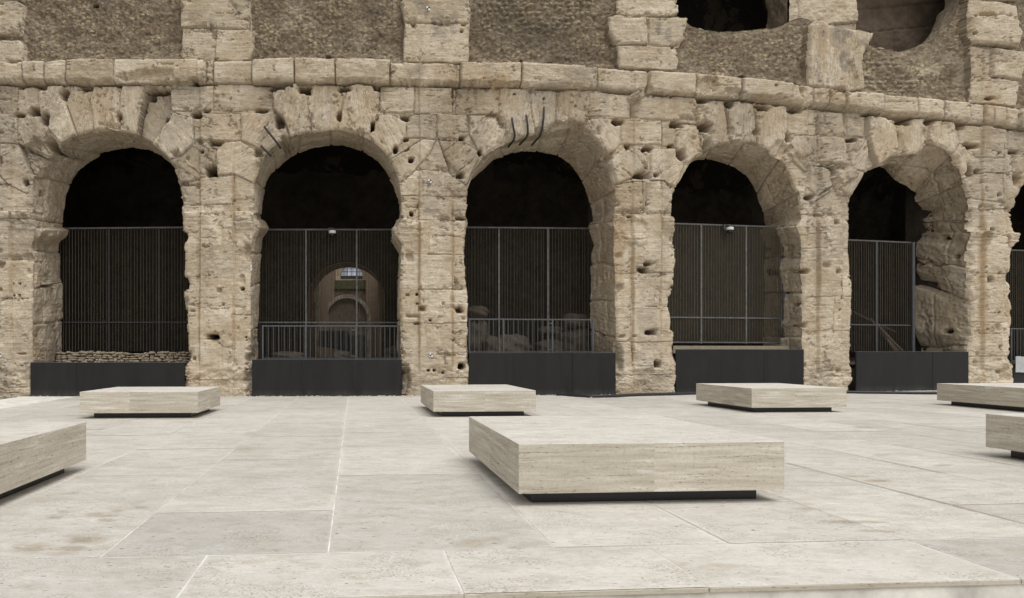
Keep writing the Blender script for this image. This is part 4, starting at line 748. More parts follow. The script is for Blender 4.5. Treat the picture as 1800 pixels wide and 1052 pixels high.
SB = [(150,950,42,9,.75),(60,962,50,9,.7),(120,965,55,6,.6),(95,973,60,4,.5),(110,900,14,3,.6),(95,910,12,3,.6),(180,905,26,4,.55),(190,915,16,3,.6),(205,898,10,3,.6),(75,930,10,3,.5),(130,868,12,2,.6),(250,892,14,3,.5),(835,957,50,11,.55),(905,963,26,6,.55),(820,898,16,4,.4),(870,952,34,8,.45),(1440,895,50,2.2,.6),(1500,918,60,2.4,.75),(1545,934,50,2.6,.8),(1590,949,34,2.5,.6),(1420,886,40,2.,.5),(1540,846,30,2.2,.8),(1500,838,30,1.6,.5),(1520,752,30,2,.7),(1570,755,22,1.6,.7),(1660,818,18,2,.7),(1780,905,50,1.4,.5),(1660,875,16,2,.5),(1680,862,30,1.2,.4),(1545,800,14,2,.5),(760,760,20,10,.0),(50,1032,8,3,.6),(175,1030,6,2,.6),(430,790,14,3,.4),(440,763,12,3,.4)]
for (a, b, v0, v1) in slabs:
    L_ = b-a; D_ = v1-v0; near = v0 < 9 and a > -9 and b < 12
    nu, nv = (max(int(L_/.02), 2), max(int(D_/.025), 2)) if near and v0 < 3 else (max(int(L_/.05), 2), max(int(D_/.08), 2))
    u, v = np.meshgrid(np.linspace(a+gap/2, b-gap/2, nu), np.linspace(v0+gap/2, v1-gap/2, nv), indexing='ij')
    x = GO.x+GU.x*u+GV.x*v; y = GO.y+GU.y*u+GV.y*v; e = np.minimum(np.minimum(u-a, b-u), np.minimum(v-v0, v1-v))
    z = r.uniform(-.0015, .0015) + r.uniform(-.001,.001)*(u-a) - .002*(e < .01)
    Vs.append(np.stack([x, y, z+0*x], -1).reshape(-1, 3)); ix = np.arange(nu*nv).reshape(nu, nv)+c
    Qs.append(np.stack([ix[:-1,:-1], ix[1:,:-1], ix[1:,1:], ix[:-1,1:]], -1).reshape(-1, 4)); c += nu*nv
    t_ = r.uniform(-.55, .5)
    if abs(a-U0) < .01 and abs(v0) < .01: t_ = -.95
    if abs(a-U1) < .01 and abs(v0) < .01: t_ = -.5
    if abs(a-U2) < .01: t_ = .4
    if abs(a-U4) < .01 and v0 < -.1: t_ = -.8
    Ts.append(np.full(nu*nv, t_)); ppx = x/y*F+PX; ppy = PY+CH/y*F
    st = np.zeros(x.shape)
    for cx, cy, rx, ry, am in SB:
        mm = (np.abs(ppx-cx) < rx*2) & (np.abs(ppy-cy) < ry*2.2)
        if mm.any():
            q = np.sqrt(((ppx[mm]-cx)/rx)**2+((ppy[mm]-cy)/ry)**2)+rough(0, x[mm]*60, y[mm]*30, 30.)*.35; st[mm] = np.maximum(st[mm], am*(1-sstep(.3, 1.15, q)))
    for uu, va, vb, am in ((U4,-.6,2.6,1.),(U4+1.3,.3,3.4,.75),(U4+2.6,1.0,5,.75),(U3,2.2,6,.4),(U2,1.0,9,.35),(U1,.2,1.0,.3),(U4+3.9,0,4,.4)):
        if uu > a-.2 and uu < b+.2: st = np.maximum(st, am*(1-sstep(.2, 1.2, np.abs(u-uu)/(.022+.04*sstep(-.2,1.,noise(1, v*30, u*0, 30.)))))*sstep(va-.2, va, v)*(1-sstep(vb-.4, vb, v))*sstep(-.7,.3,noise(2, v*30, u*30+uu*50, 40.)))
    if v0 == 0: st = np.maximum(st, .35*(1-sstep(0,.03,v))*sstep(0,.8,noise(2,u*40,v*0+3,40.)))
    SS.append(st.ravel()); DU.append((.5*(1-sstep(.01, .035+.05*sstep(-.4,1.,noise(3, u*40, v*40, 50.)), e))*sstep(-.6,.5,noise(4,u*30,v*30,60.))).ravel())
np_q = np.concatenate(Qs)
pave = np_mesh('pavement', np.concatenate(Vs), np_q, M['pave'], None, dict(tone=np.concatenate(Ts), stain=np.concatenate(SS), dust=np.concatenate(DU)), smooth=False)
tag(pave, kind='structure')
def gbox(mb, a, b, v0, v1, z0, z1):
    q = [g2w(a, v0), g2w(b, v0), g2w(b, v1), g2w(a, v1)]
    mb.add([(p.x, p.y, z) for z in (z0, z1) for p in q], [(0,3,2,1),(4,5,6,7),(0,1,5,4),(1,2,6,5),(2,3,7,6),(3,0,4,7)])
m = MB(); gbox(m, -10, 30, vf+.012, VE+.6, -.3, -.0045); o = m.build('pavement_bed', M['grout']); tag(o, kind='structure')
# lip and riser along the near edge
m = MB(); rr = random.Random(9)
for a, b in zip(fj[:-1], fj[1:]): gbox(m, a+.004, b-.004, vf, vf+.3, -.034, -.005)
o = m.build('pavement_edge', M['bench'], bevel=.003); tag(o, kind='structure')
m = MB(); x = -9.
while x < 26: w = rr.uniform(.9, 1.5); gbox(m, x, x+w-.005, vf+.02, vf+.3, -.61, -.037); x += w
o = m.build('pavement_riser', M['bench']); tag(o, kind='structure')

# ------------------------------------------------------------------ travertine benches
HT, TH, PLH = .55, .435, .11
def slab_mesh(name, w, dp, z0, z1, mat_side, mat_top, parent, splits, seed):
    """a stone box built of butted pieces; each piece has its own bedding"""
    rr = random.Random(seed); V, Fc, tn, mi = [], [], [], []
    xs = [0]+[w*s for s in splits]+[w]; ys = [0, dp*.5, dp]
    def face(q, t, mt):
        n = len(V); V.extend(q); Fc.append((n, n+1, n+2, n+3)); tn.extend([t]*4); mi.append(mt)
    be = .004
    for (a, b) in zip(xs[:-1], xs[1:]):
        t = rr.uniform(-1, 1); face([(a,0,z0),(b,0,z0),(b,0,z1-be),(a,0,z1-be)], t, 0); face([(b,dp,z0),(a,dp,z0),(a,dp,z1-be),(b,dp,z1-be)], rr.uniform(-1,1), 0)
        face([(a,0,z1-be),(b,0,z1-be),(b,be,z1),(a,be,z1)], .3, 1); face([(b,dp,z1-be),(a,dp,z1-be),(a,dp-be,z1),(b,dp-be,z1)], .3, 1)
    for (a, b) in zip(ys[:-1], ys[1:]):
        face([(0,b,z0),(0,a,z0),(0,a,z1-be),(0,b,z1-be)], rr.uniform(-1,1), 0); face([(w,a,z0),(w,b,z0),(w,b,z1-be),(w,a,z1-be)], rr.uniform(-1,1), 0)
        face([(0,b,z1-be),(0,a,z1-be),(be,a+(be if a==0 else 0),z1),(be,b-(be if b==dp else 0),z1)], .3, 1); face([(w,a,z1-be),(w,b,z1-be),(w-be,b-(be if b==dp else 0),z1),(w-be,a+(be if a==0 else 0),z1)], .3, 1)
    face([(be,be,z1),(w-be,be,z1),(w-be,dp-be,z1),(be,dp-be,z1)], rr.uniform(-.1,.5), 1); face([(0,0,z0),(0,dp,z0),(w,dp,z0),(w,0,z0)], 0, 0)
    me = bpy.data.meshes.new(name); me.from_pydata(V, [], Fc); at = me.attributes.new('tone', 'FLOAT', 'POINT'); at.data.foreach_set('value', tn)
    me.materials.append(mat_side); me.materials.append(mat_top); me.polygons.foreach_set('material_index', mi); me.update()
    o = bpy.data.objects.new(name, me); COL.objects.link(o); o.parent = parent; return o
def bench(c, w, dp, label, seed, splits=(.5,), rec=.16, ang=GA, th=TH):
    e = empty('stone_bench', (c[0], c[1], 0), ang); tag(e, label, 'bench', 'low square travertine benches on the paving')
    slab_mesh('stone_slab', w, dp, HT-th, HT, M['bench'], M['benchtop'], e, splits, seed)
    m = MB(); m.box((rec, rec, -.003), (w-rec, dp-rec, HT-th-.002)); m.build('plinth', M['plinth'], e)
    return e
def topc(px, py): Z = F*(CH-HT)/(py-PY); return Vector(((px-PX)/F*Z, Z, 0))
def width(pa, pb): return (topc(*pb)-topc(*pa)).length
A = topc(912,781); bench(A, width((912,781),(1380,776.5)), 2.48, 'largest looking travertine bench near the middle of the paving, both front corners showing', 1, (.503,))
A = topc(140.2,689.2); wA = width((140.2,689.2),(336.8,690.6))
bench(A, wA, 1.95, 'travertine bench in front of the dark panel of the leftmost arch', 2, (.42,), .2, R(2.4))
A = topc(762,687.6); bench(A, width((762,687.6),(939.5,686.4)), 2.6, 'travertine bench just behind the largest looking one, before the pier right of the far window', 3, (.5,), .2)
# bench behind on the right: turned further, three faces of it show
A = topc(1321.5,683.0); bench(A, 2.24, 2.35, 'travertine bench in front of the fourth panel, where the black hose ends', 4, (.45,), .2, R(4.5))
Fl = topc(1647,674.3); e = Fl - GV*2.6; bench(e, 2.4, 2.6, 'farther travertine bench of the two cut off by the right edge of the photo', 5, (.5,), .2)
Fl = topc(1732.8,727.4); e = Fl - GV*2.3; bench(e, 2.35, 2.3, 'nearer travertine bench of the two cut off by the right edge of the photo', 6, (.5,), .17)
Fr = topc(151.5,742); e = Fr - GU*2.35 - GV*2.3; bench(e, 2.35, 2.3, 'travertine bench cut off by the left edge of the photo, its long right side showing', 7, (.5,), .17)

# ------------------------------------------------------------------ dark panels in the arch feet
def frame2(pl, pr, off_, name, z=0.):                   # local frame: x from the left point to the right point, facing the paving
    a = wp(pl, PY, ZF(pl)); b = wp(pr, PY, ZF(pr)); a = a + outn(np.array(float(pl)))*off_; b = b + outn(np.array(float(pr)))*off_
    d_ = b-a; return empty(name, (a[0], a[1], z), math.atan2(d_[1], d_[0])), float(np.linalg.norm(d_[:2])), a, b
def zat(py, Zd): return CH+(PY-py)/F*Zd
pn = [(1,54,325,638,.02,'wide dark steel panel closing the foot of the leftmost arch, below a strip of rubble'),
      (2,443,706,633,.02,'dark steel panel closing the foot of the arch with a bright far window'),
      (3,824,1081,621,.05,'dark steel panel closing the foot of the middle arch, hose starting at its right end'),
      (4,1187,1411,615,.05,'dark steel panel below the tan batten strip in the fourth arch'),
      (5,1503,1700,619,.05,'dark steel panel in the fifth arch, a dark gap at its left end'),
      (6,1779,1960,655,.05,'dark steel panel below the white sheet at the far right')]
pan = {}
for k, xl, xr, yt, of, lb in pn:
    e, Lw, a, b = frame2(xl, xr, of, 'base_panel'); e['label'] = lb; e['category'] = 'panel'; e['group'] = 'dark steel panels in the arch feet'
    h = zat(yt, a[1]); pan[k] = (a, b, h, Lw, e)
    cs = {1:[0,.30,.66,1],2:[0,.334,.667,1],3:[0,.30,.70,1],4:[0,.34,.68,1],5:[0,.34,.67,1],6:[0,.35,.7,1]}[k]
    for i in range(3):
        m = MB(); m.box((cs[i]*Lw+.002, .004*(i % 2), -.002), (cs[i+1]*Lw-.002, .05, h)); m.build('steel_plate', M['panel'], e, bevel=.003)
    m = MB(); m.box((-.005, -.004, h+.001), (Lw+.005, .09, h+.016)); m.build('top_trim', M['rail'], e)
# earth and rubble floor inside, behind the panels
m = MB()
for i in range(24):
    xa, xb = -450+i*106, -450+(i+1)*106; a0, a1 = back(xa, .35), back(xb, .35); b0, b1 = back(xa, CD+.4), back(xb, CD+.4)
    m.add([(a0[0], a0[1]-AMO[1], FLZ-.1), (a1[0], a1[1]-AMO[1], FLZ-.1), (b1[0], b1[1]-AMO[1], FLZ+.12), (b0[0], b0[1]-AMO[1], FLZ+.12)], [(0,1,2,3)])
m.build('earth_floor', M['soil'], amph)
m = MB()
for i in range(48):
    xa, xb = -450+i*53, -450+(i+1)*53; a0, a1 = back(xa, .42), back(xb, .42); c0, c1 = back(xa, .9), back(xb, .9)
    m.add([(a0[0], a0[1]-AMO[1], -.02), (a1[0], a1[1]-AMO[1], -.02), (a1[0], a1[1]-AMO[1], FLZ-.06), (a0[0], a0[1]-AMO[1], FLZ-.06)], [(0,1,2,3)])
m.build('floor_edge', M['inner'], amph)

# ------------------------------------------------------------------ mesh fences, railings
def fence(k, pl, pr, D, ytl, ytr, yb, posts, cross, label, group='tall mesh fences inside the arches', net='net', dark_right=False, sp=.105, pm='steel'):
    za = float(ZF(pl))+D; zb = float(ZF(pr))+D; a = wp(pl, PY, za); b = wp(pr, PY, zb); d_ = b-a; Lw = float(np.hypot(d_[0], d_[1]))
    z0 = zat(yb, za); h1 = zat(ytl, za)-z0; h2 = zat(ytr, zb)-z0
    e = empty('mesh_fence', (a[0], a[1], z0), math.atan2(d_[1], d_[0])); tag(e, label, 'fence', group)
    def xf(px):                                         # local x of a picture column
        t = (px-PX)/F; den = d_[0]-t*d_[1]; return float((t*a[1]-a[0])/den)*Lw
    def top(x): return h1+(h2-h1)*x/Lw
    m = MB(); x = .03
    rb_ = random.Random(k)
    while x < Lw-.02: xo = x+rb_.gauss(0,.006); w_ = rb_.uniform(.004,.0065); m.box((xo-w_, -.007, 0), (xo+w_, .007, top(x)-.01)); x += sp
    m.build('wire_bars', M['wire'], e)
    m = MB(); m.add([(0,.012,0),(Lw,.012,0),(Lw,.012,top(Lw)),(0,.012,top(0))], [(0,1,2,3)]); m.build('netting', M[net], e)
    m = MB(); m.tube([(0,0,h1),(Lw,0,h2)], .03, 6); m.build('top_rail', M['steel'], e)
    for y_ in cross:
        z_ = zat(y_, za)-z0; m = MB(); m.box((0,-.022,z_-.022),(Lw,.022,z_+.022)); m.build('cross_rail', M[pm], e)
    for p_ in posts:
        x = xf(p_); m = MB(); m.box((x-.028,-.03,-.05),(x+.028,.026,top(x)-.02)); q = m.build('post', M[pm], e)
    if dark_right:
        m = MB(); m.tube([(Lw-.02,-.06,-.1),(Lw-.02,-.06,top(Lw))], .065, 10); m.build('corner_post', M['rail'], e)
    return e, Lw, top, xf, a, b, z0
f1 = fence(1, 104, 336, 1.95, 402, 400, 618, [192, 280], [567], 'tall mesh fence in the leftmost arch, above the strip of rubble', pm='iron')
f2 = fence(2, 455, 709, 1.95, 404, 404, 632, [538, 627], [567], 'tall mesh fence in the arch with the bright far window')
f3 = fence(3, 812, 1040, 1.95, 400, 402, 620, [877, 963], [], 'tall mesh fence in the middle arch, boulders behind its foot')
f4 = fence(4, 1170, 1377, 1.15, 393, 400, 602, [1232, 1311], [558, 602], 'tall mesh fence in the fourth arch, standing forward of the reveal', net='net4', dark_right=True)
f5 = fence(5, 1484, 1603, 1.7, 422, 427, 618, [1540], [571], 'narrow mesh fence in the fifth arch, old timbers leaning behind it', dark_right=True, pm='rail')
f6 = fence(6, 1768, 1970, 1.7, 440, 446, 640, [1850], [], 'mesh fence in the arch cut off by the right edge of the photo')
def railing(pl, pr, D, yt, yb, posts, nb_, label, latch=None):
    za = float(ZF(pl))+D; zb = float(ZF(pr))+D; a = wp(pl, PY, za); b = wp(pr, PY, zb); d_ = b-a; Lw = float(np.hypot(d_[0], d_[1]))
    z0 = zat(yb, za); h = zat(yt, za)-z0; e = empty('metal_railing', (a[0], a[1], z0), math.atan2(d_[1], d_[0])); tag(e, label, 'railing', 'low metal railings above the dark panels')
    def xf(px): t = (px-PX)/F; return float((t*a[1]-a[0])/(d_[0]-t*d_[1]))*Lw
    px_ = [xf(p) for p in posts]
    for x0, x1 in zip(px_[:-1], px_[1:]):
        m = MB(); m.box((x0+.026, -.02, h-.045), (x1-.026, .02, h-.005)); m.build('top_rail', M['rail'], e, bevel=.004)
        m = MB(); m.box((x0+.026, -.015, .02), (x1-.026, .015, .045)); m.build('bottom_rail', M['rail'], e)
        n = max(int(round((x1-x0)/nb_)), 2)
        for i in range(1, n):
            x = x0+(x1-x0)*i/n; m = MB(); m.tube([(x, 0, .045), (x, 0, h-.045)], .011, 6); m.build('baluster', M['rail'], e)
    for x in px_: m = MB(); m.box((x-.025, -.025, 0), (x+.025, .025, h+.005)); m.build('post', M['rail'], e, bevel=.004)
    if latch:
        x = xf(latch)
        for z_ in (h*.86, .1): m = MB(); m.box((x-.16, -.035, z_-.012), (x-.026, -.022, z_+.012)); m.build('hinge', M['steel'], e)
    return e
railing(462, 704, .25, 572, 632, [462, 537, 626, 702], .158, 'low grey railing with a gate leaf in the arch with the bright far window', 626)
railing(824, 1044, .3, 560, 620, [825, 885, 971, 1042], .155, 'low grey railing in the middle arch, in front of the fallen boulders', 971)
railing(1776, 1960, .6, 577, 636, [1777, 1850, 1925], .165, 'low grey railing behind the white sheet at the right edge of the photo')

# batten strip in the fourth arch
za = float(ZF(1187))+.55; a = wp(1184, PY, za); b = wp(1384, PY, float(ZF(1384))+.55); d_ = b-a; Lw = float(np.hypot(d_[0], d_[1])); z0 = zat(616, za)
e = empty('batten_screen', (a[0], a[1], z0), math.atan2(d_[1], d_[0])); tag(e, 'strip of narrow tan battens above the dark panel of the fourth arch', 'screen')
m = MB(); x = 0
while x < Lw: m.box((x, 0, -.1), (x+.028, .02, .15)); x += .045
m.build('battens', M['batten'], e); m = MB(); m.box((0, .021, -.1), (Lw, .035, .135)); m.build('backing_board', M['batten'], e)
# white sheet at the far right
e, Lw, a, b = frame2(1780, 1850, .08, 'white_sheet'); zt = zat(627, a[1]); zb_ = zat(655, a[1]); e.location.z = zb_
m = MB(); n = 24
for i in range(n):
    for j in range(8):
        pass
vs = [(Lw*i/n, -.02-.012*math.sin(i*1.3)*math.cos(j*.9), (zt-zb_)*j/8+.01*math.sin(i*.9)) for j in range(9) for i in range(n+1)]
vs2 = [(x_, y_+.01, z_) for x_, y_, z_ in vs]
m.add(vs, [(j*(n+1)+i, j*(n+1)+i+1, (j+1)*(n+1)+i+1, (j+1)*(n+1)+i) for j in range(8) for i in range(n)]); m.add(vs2, [(j*(n+1)+i, (j+1)*(n+1)+i, (j+1)*(n+1)+i+1, j*(n+1)+i+1) for j in range(8) for i in range(n)])
m.build('sheet', M['sheet'], e, True); tag(e, 'white sheet fixed above the dark panel at the right edge of the photo', 'sheet')

# ------------------------------------------------------------------ cameras on the fences
def cctv(loc, rz, label, dark=False, s=1.):
    e = empty('security_camera', loc, rz); tag(e, label, 'camera', 'security cameras on the fences')
    W = M['black'] if dark else M['white']
    m = MB(); m.lathe([(0,.02),(.105*s,.02),(.12*s,.0),(.118*s,-.06*s),(.105*s,-.075*s),(0,-.075*s)], n=28); m.build('housing', W, e, False)
    m = MB(); m.lathe([(.098*s,-.076*s),(.1*s,-.10*s)]+[(.1*s*math.cos(t), -.10*s-.1*s*math.sin(t)) for t in np.linspace(.1, 1.57, 9)], n=28); m.build('dome', M['black'], e, True)
    m = MB(); m.tube([(0,0,.015),(0,0,.10*s),(0,.10,.12*s),(-.09*s,.16,.12*s)], .024, 8); m.build('arm', M['steel'], e, True)
    m = MB(); m.box((-.15*s,.10,-.05*s),(-.08*s,.19,.14*s)); m.build('bracket', M['rail'], e, bevel=.01)
    return e
p = V3(584.5, 407, float(ZF(584))+1.8); cctv(p, 0, 'white dome security camera above the arch with the bright far window')
p = V3(1283, 401, float(ZF(1283))+.95); cctv(p, .25, 'white dome security camera on the fence of the fourth arch')
p = V3(1385, 402, float(ZF(1385))+.8); cctv(p, .8, 'small black security camera at the top right corner of the fourth arch fence', True, .85)
# ------------------------------------------------------------------ survey markers: small quartered plates
def d_at(px, py): return float(samp_grid(d_front, np.array([px*1.]), np.array([py*1.]))[0])
d_front = d
def marker(px, py, w, h, label, card=False, inset=0., ang=0):
    n_ = outn(np.array(float(px))); o_ = wp(px, py, ZF(px)) + n_*(max(d_at(px, py), d_at(px+3, py), d_at(px-3, py+2))+.03-inset)
    e = empty('survey_marker', tuple(o_), math.atan2(-n_[0], n_[1])*1. + math.pi); e.rotation_euler.z = math.atan2(n_[1], n_[0])+math.pi/2 + ang; tag(e, label, 'marker', 'survey markers on the stone')
    m = MB(); m.box((-w/2, -.004, -h/2), (w/2, .02, h/2)); m.build('plate', M['white'], e)
    q = min(w, h)*.45; m = MB()
    for sx, sz in ((0,0),(-1,-1)):
        m.box((sx*q, -.008, sz*q), ((sx+1)*q, -.005, (sz+1)*q))
    m.build('quartered_target', M['black'], e); return e
marker(752, 19, .12, .12, 'quartered marker high on the upper pier between the second and third bays')
marker(755, 320, .11, .11, 'quartered marker beside the haunch of the middle arch, level with its dark opening')
marker(757, 624, .10, .14, 'quartered marker low on the pier between the second and middle arches')
marker(3, 624, .11, .14, 'quartered marker low on the pier at the left edge of the photo')
marker(441, 471, .05, .15, 'narrow white marker strip on the right side of the pier after the leftmost arch')
# white card on the reveal of the fifth arch
p = V3(1690, 485, float(ZF(1700))+.1); e = empty('survey_marker', p, R(62)); tag(e, 'white card with a quartered target inside the right side of the fifth arch', 'marker', 'survey markers on the stone')
m = MB(); m.box((-.19,-.12,-.09),(.19,-.10,.09)); m.build('plate', M['white'], e); m = MB(); m.box((0,-.124,0),(.07,-.121,.05)); m.box((-.07,-.124,-.05),(0,-.121,0)); m.build('quartered_target', M['black'], e)
# ------------------------------------------------------------------ iron cramps (hooked bars) over two arches
def cramp(pts, label):
    b3 = []
    for (x_, y_, o_) in pts: n_ = outn(np.array(float(x_))); b3.append(Vector(wp(x_, y_, ZF(x_)) + n_*(o_)))
    c0 = b3[0]; e = MB(); e.tube([tuple(p-c0) for p in b3], .032, 8); o = e.build('iron_cramp', M['iron'], None, True); o.location = c0
    tag(o, label, 'iron bar', 'iron cramps over the arches'); return o
cramp([(898,210,.12),(900,225,.14),(903,240,.12),(904,246,-.05),(901,250,-.5)], 'short hooked iron bar over the middle arch, leftmost of three')
cramp([(923,205,.12),(925,222,.14),(926,238,.12),(925,243,-.05),(921,246,-.5)], 'hooked iron bar over the middle arch, between two others')
cramp([(954,191,.12),(953,212,.14),(950,232,.13),(949,240,-.02),(943,247,-.5)], 'longest hooked iron bar over the middle arch, rightmost of three')
cramp([(466,226,.16),(478,241,.17),(492,259,.14),(493,261,0.)], 'long straight iron bar on the left shoulder of the second arch')
cramp([(460,259,.14),(467,266,.15),(475,274,.12),(476,275,0.)], 'short iron bar low on the left shoulder of the second arch')
# ------------------------------------------------------------------ black hose along the foot of the wall
hp = []
for x_, y_ in ((978,692),(990,691.5),(1005,693.5),(1040,696),(1060,695.5),(1085,695),(1110,693.5),(1150,692.3),(1190,691.5),(1220,690.3),(1250,689.6),(1290,689),(1340,688.5),(1400,688.2),(1460,688),(1490,688.5),(1530,689),(1570,689.4),(1610,690),(1650,690),(1690,690.2),(1760,691),(1850,692)):
    g = gnd(x_, y_+1.5, .04); zf = float(ZF(x_))-.25; t_ = min(1, zf/g.y); hp.append((g.x*t_, g.y*t_, .045))
m = MB(); c0 = Vector(hp[0]); m.tube([tuple(Vector(p)-c0) for p in hp], .05, 10); o = m.build('hose', M['hose'], None, True); o.location = c0
tag(o, 'black hose lying along the foot of the wall to the right', 'hose')

# ------------------------------------------------------------------ stones and timbers inside
def boulder(name, c, r_, label, cat, seed, sq=2.2, mat='boulder', group=None, rot=0, n=20):
    V, Q = [], []; 
    th, ph = np.meshgrid(np.linspace(-math.pi/2, math.pi/2, n), np.linspace(0, 2*math.pi, 2*n), indexing='ij')
    x = np.cos(th)*np.cos(ph); y = np.cos(th)*np.sin(ph); z = np.sin(th); k_ = (np.abs(x)**sq+np.abs(y)**sq+np.abs(z)**sq)**(-1/sq)
    w = 1+.10*np.sin(3.1*x+seed)*np.cos(2.7*y+seed*2)+.07*np.sin(6.3*z+seed*3+4*x)+.04*np.sin(11*y+seed+9*z)+.02*np.sin(23*x+19*z+seed)
    P = np.stack([x*k_*w*r_[0], y*k_*w*r_[1], z*k_*w*r_[2]+r_[2]*.9], -1).reshape(-1, 3); ix = np.arange(n*2*n).reshape(n, 2*n)
    Q = np.stack([ix[:-1,:-1], ix[:-1,1:], ix[1:,1:], ix[1:,:-1]], -1).reshape(-1, 4)
    o = np_mesh(name, P, Q, M[mat], None); o.location = c; o.rotation_euler.z = rot
    if label: tag(o, label, cat, group)
    return o
def inside(px, py_base, D): Zd = float(ZF(px))+D; return Vector(((px-PX)/F*Zd, Zd, zat(py_base, Zd)))
SG = 'fallen stones inside the arches'
def st(px, yb, D, wpx, ht, dp, label, seed, sq=2.6, cat='stone', mat='boulder'):
    Zd = float(ZF(px))+D; sc = F/Zd; c = inside(px, yb, D); boulder('fallen_stone', c, (wpx/2/sc, dp/2, ht/2/sc), label, cat, seed, sq, mat, SG, .1*seed % .5)
st(838, 560, 3.2, 40, 22, 1., 'rounded pale boulder showing above the railing at the left of the middle arch', 1, 2.4)
st(834, 622, 3.4, 40, 64, 1.2, 'dark stone mass under the rounded boulder at the left of the middle arch', 2, 3)
st(866, 625, 2.6, 28, 34, .7, 'leaning pale stone behind the left bars of the middle arch railing', 3, 3)
st(900, 625, 3.0, 62, 38, .9, 'long low stone behind the middle of the middle arch railing', 4, 3)
st(968, 622, 3.4, 50, 24, .7, 'dark low stone behind the right gate post of the middle arch railing', 5, 4)
st(974, 588, 3.6, 56, 14, .7, 'flat stone lying behind the right gate post of the middle arch railing', 6, 5)
st(1013, 622, 3.0, 48, 44, .9, 'tall pale drum stone at the right of the middle arch, under a rough block', 7, 4)
st(1012, 578, 3.0, 42, 28, .9, 'rough block on top of the drum stone at the right of the middle arch', 8, 3)
st(505, 634, 3.2, 56, 16, .9, 'low pale stone behind the left bars of the second arch railing', 9, 3)
st(602, 634, 2.8, 30, 18, .7, 'small pale stone before the masonry block in the second arch', 10, 2.6)
st(690, 634, 3.0, 26, 24, .7, 'upright pale stone behind the last bars of the second arch railing', 11, 5)
# rubble bank in the first arch: a low wall of small stones
za = float(ZF(108))+1.4; e = empty('rubble_bank', (wp(104,PY,za)[0], za, .8)); tag(e, 'low bank of small rough stones above the dark panel of the leftmost arch', 'rubble wall')
r = random.Random(5); Wd = (340-104)/F*za; mb = MB()
bk = MB(); bk.box((-.1, .1, -.3), (Wd+.1, .75, zat(622, za)-.8)); bk.build('bank_core', M['boulder'], e)
VV, QQ = [], []; n0 = 0
for row in range(5):
    x = -.05
    while x < Wd+.1:
        w = r.uniform(.10, .24); h = r.uniform(.055, .1); th, ph = np.meshgrid(np.linspace(-1.57,1.57,8), np.linspace(0,6.283,13), indexing='ij')
        xx = np.cos(th)*np.cos(ph); yy = np.cos(th)*np.sin(ph); zz = np.sin(th); k_ = (np.abs(xx)**3+np.abs(yy)**3+np.abs(zz)**3)**(-1/3.); w2 = 1+.15*np.sin(3*xx+x*7)+.1*np.sin(5*zz+x*3)
        zc = zat(638, za)-.8-.02+row*.082+r.uniform(-.02,.02); P = np.stack([x+xx*k_*w2*w*.55, .06+row*.02+yy*k_*.14+r.uniform(-.03,.03), zc+zz*k_*w2*h*.6+.02*math.sin(x*2)], -1).reshape(-1,3)
        ix = np.arange(8*13).reshape(8,13)+n0; VV.append(P); QQ.append(np.stack([ix[:-1,:-1], ix[:-1,1:], ix[1:,1:], ix[1:,:-1]], -1).reshape(-1,4)); n0 += 104; x += w*.98
tanm = simple_mat('tan_rubble', (.30,.245,.175), .95, 0, .4, 2.5, .04)
np_mesh('rubble_stones', np.concatenate(VV), np.concatenate(QQ), tanm, e)
# timbers leaning in the fifth arch
def beam(pa, pb, w, label):
    a = inside(pa[0], pa[1], pa[2]); b = inside(pb[0], pb[1], pb[2]); m = MB(); m.tube([(0,0,0), tuple((b-a)*.5+Vector((.01,.02,-.03))), tuple(b-a)], [w, w*.9, w*.8], 7); o = m.build('timber', M['wood'], None, True); o.location = a; tag(o, label, 'timber', 'old timbers in the fifth arch')
beam((1586,618,2.5),(1543,572,3.2), .07, 'thick timber leaning left in the fifth arch, nearest the dark corner post')
beam((1578,618,2.5),(1530,560,3.6), .05, 'thinner timber leaning beside the thick one in the fifth arch')
beam((1574,618,2.3),(1560,597,2.6), .045, 'short timber stub low in the fifth arch')
beam((1575,584,3.4),(1500,548,4.2), .04, 'long thin timber lying high in the fifth arch')

# ------------------------------------------------------------------ the open court seen through the second arch
ZI = Z0+CD
def X_(px, Z): return (px-PX)/F*Z
e = amph
def bxp(name, x0, x1, y0, y1, z0, z1, mat, bevel=0):
    m = MB(); m.box((x0-AMO[0], y0-AMO[1], z0), (x1-AMO[0], y1-AMO[1], z1)); return m.build(name, mat, amph)
# brick lined passage sides behind the inner wall opening
def arch_band(name, y0, y1, r0, r1, cx, zc, zb, mat, n=40):
    m = MB(); pts = [(cx-r0, zb), (cx-r0, zc)] + [(cx-r0*math.cos(a), zc+r0*math.sin(a)) for a in np.linspace(.05, math.pi-.05, n)] + [(cx+r0, zc), (cx+r0, zb)]
    pto = [(cx-r1, zb), (cx-r1, zc)] + [(cx-r1*math.cos(a), zc+r1*math.sin(a)) for a in np.linspace(.05, math.pi-.05, n)] + [(cx+r1, zc), (cx+r1, zb)]
    N_ = len(pts); vs = [(x-AMO[0], y0-AMO[1], z) for x, z in pts]+[(x-AMO[0], y1-AMO[1], z) for x, z in pts]+[(x-AMO[0], y0-AMO[1], z) for x, z in pto]
    m.add(vs, [(i, i+1, N_+i+1, N_+i) for i in range(N_-1)] + [(i, 2*N_+i, 2*N_+i+1, i+1) for i in range(N_-1)]); return m.build(name, mat, amph)
hspr = pctop-prx
arch_band('brick_archway', ZI-.12, ZI+1.5, prx, prx+.02, pcx, hspr, .2, M['brick'])
Zb = ZI+9.0
xa, xb = X_(552, ZI+1.5), X_(668, ZI+1.5)
bxp('court_side_wall', xa-.9, X_(551, ZI+1.5), ZI+1.5, Zb, .2, 6.4, M['brick']); bxp('court_side_wall', X_(667, ZI+1.5), xb+1.0, ZI+1.5, Zb, .2, 6.6, M['brick'])
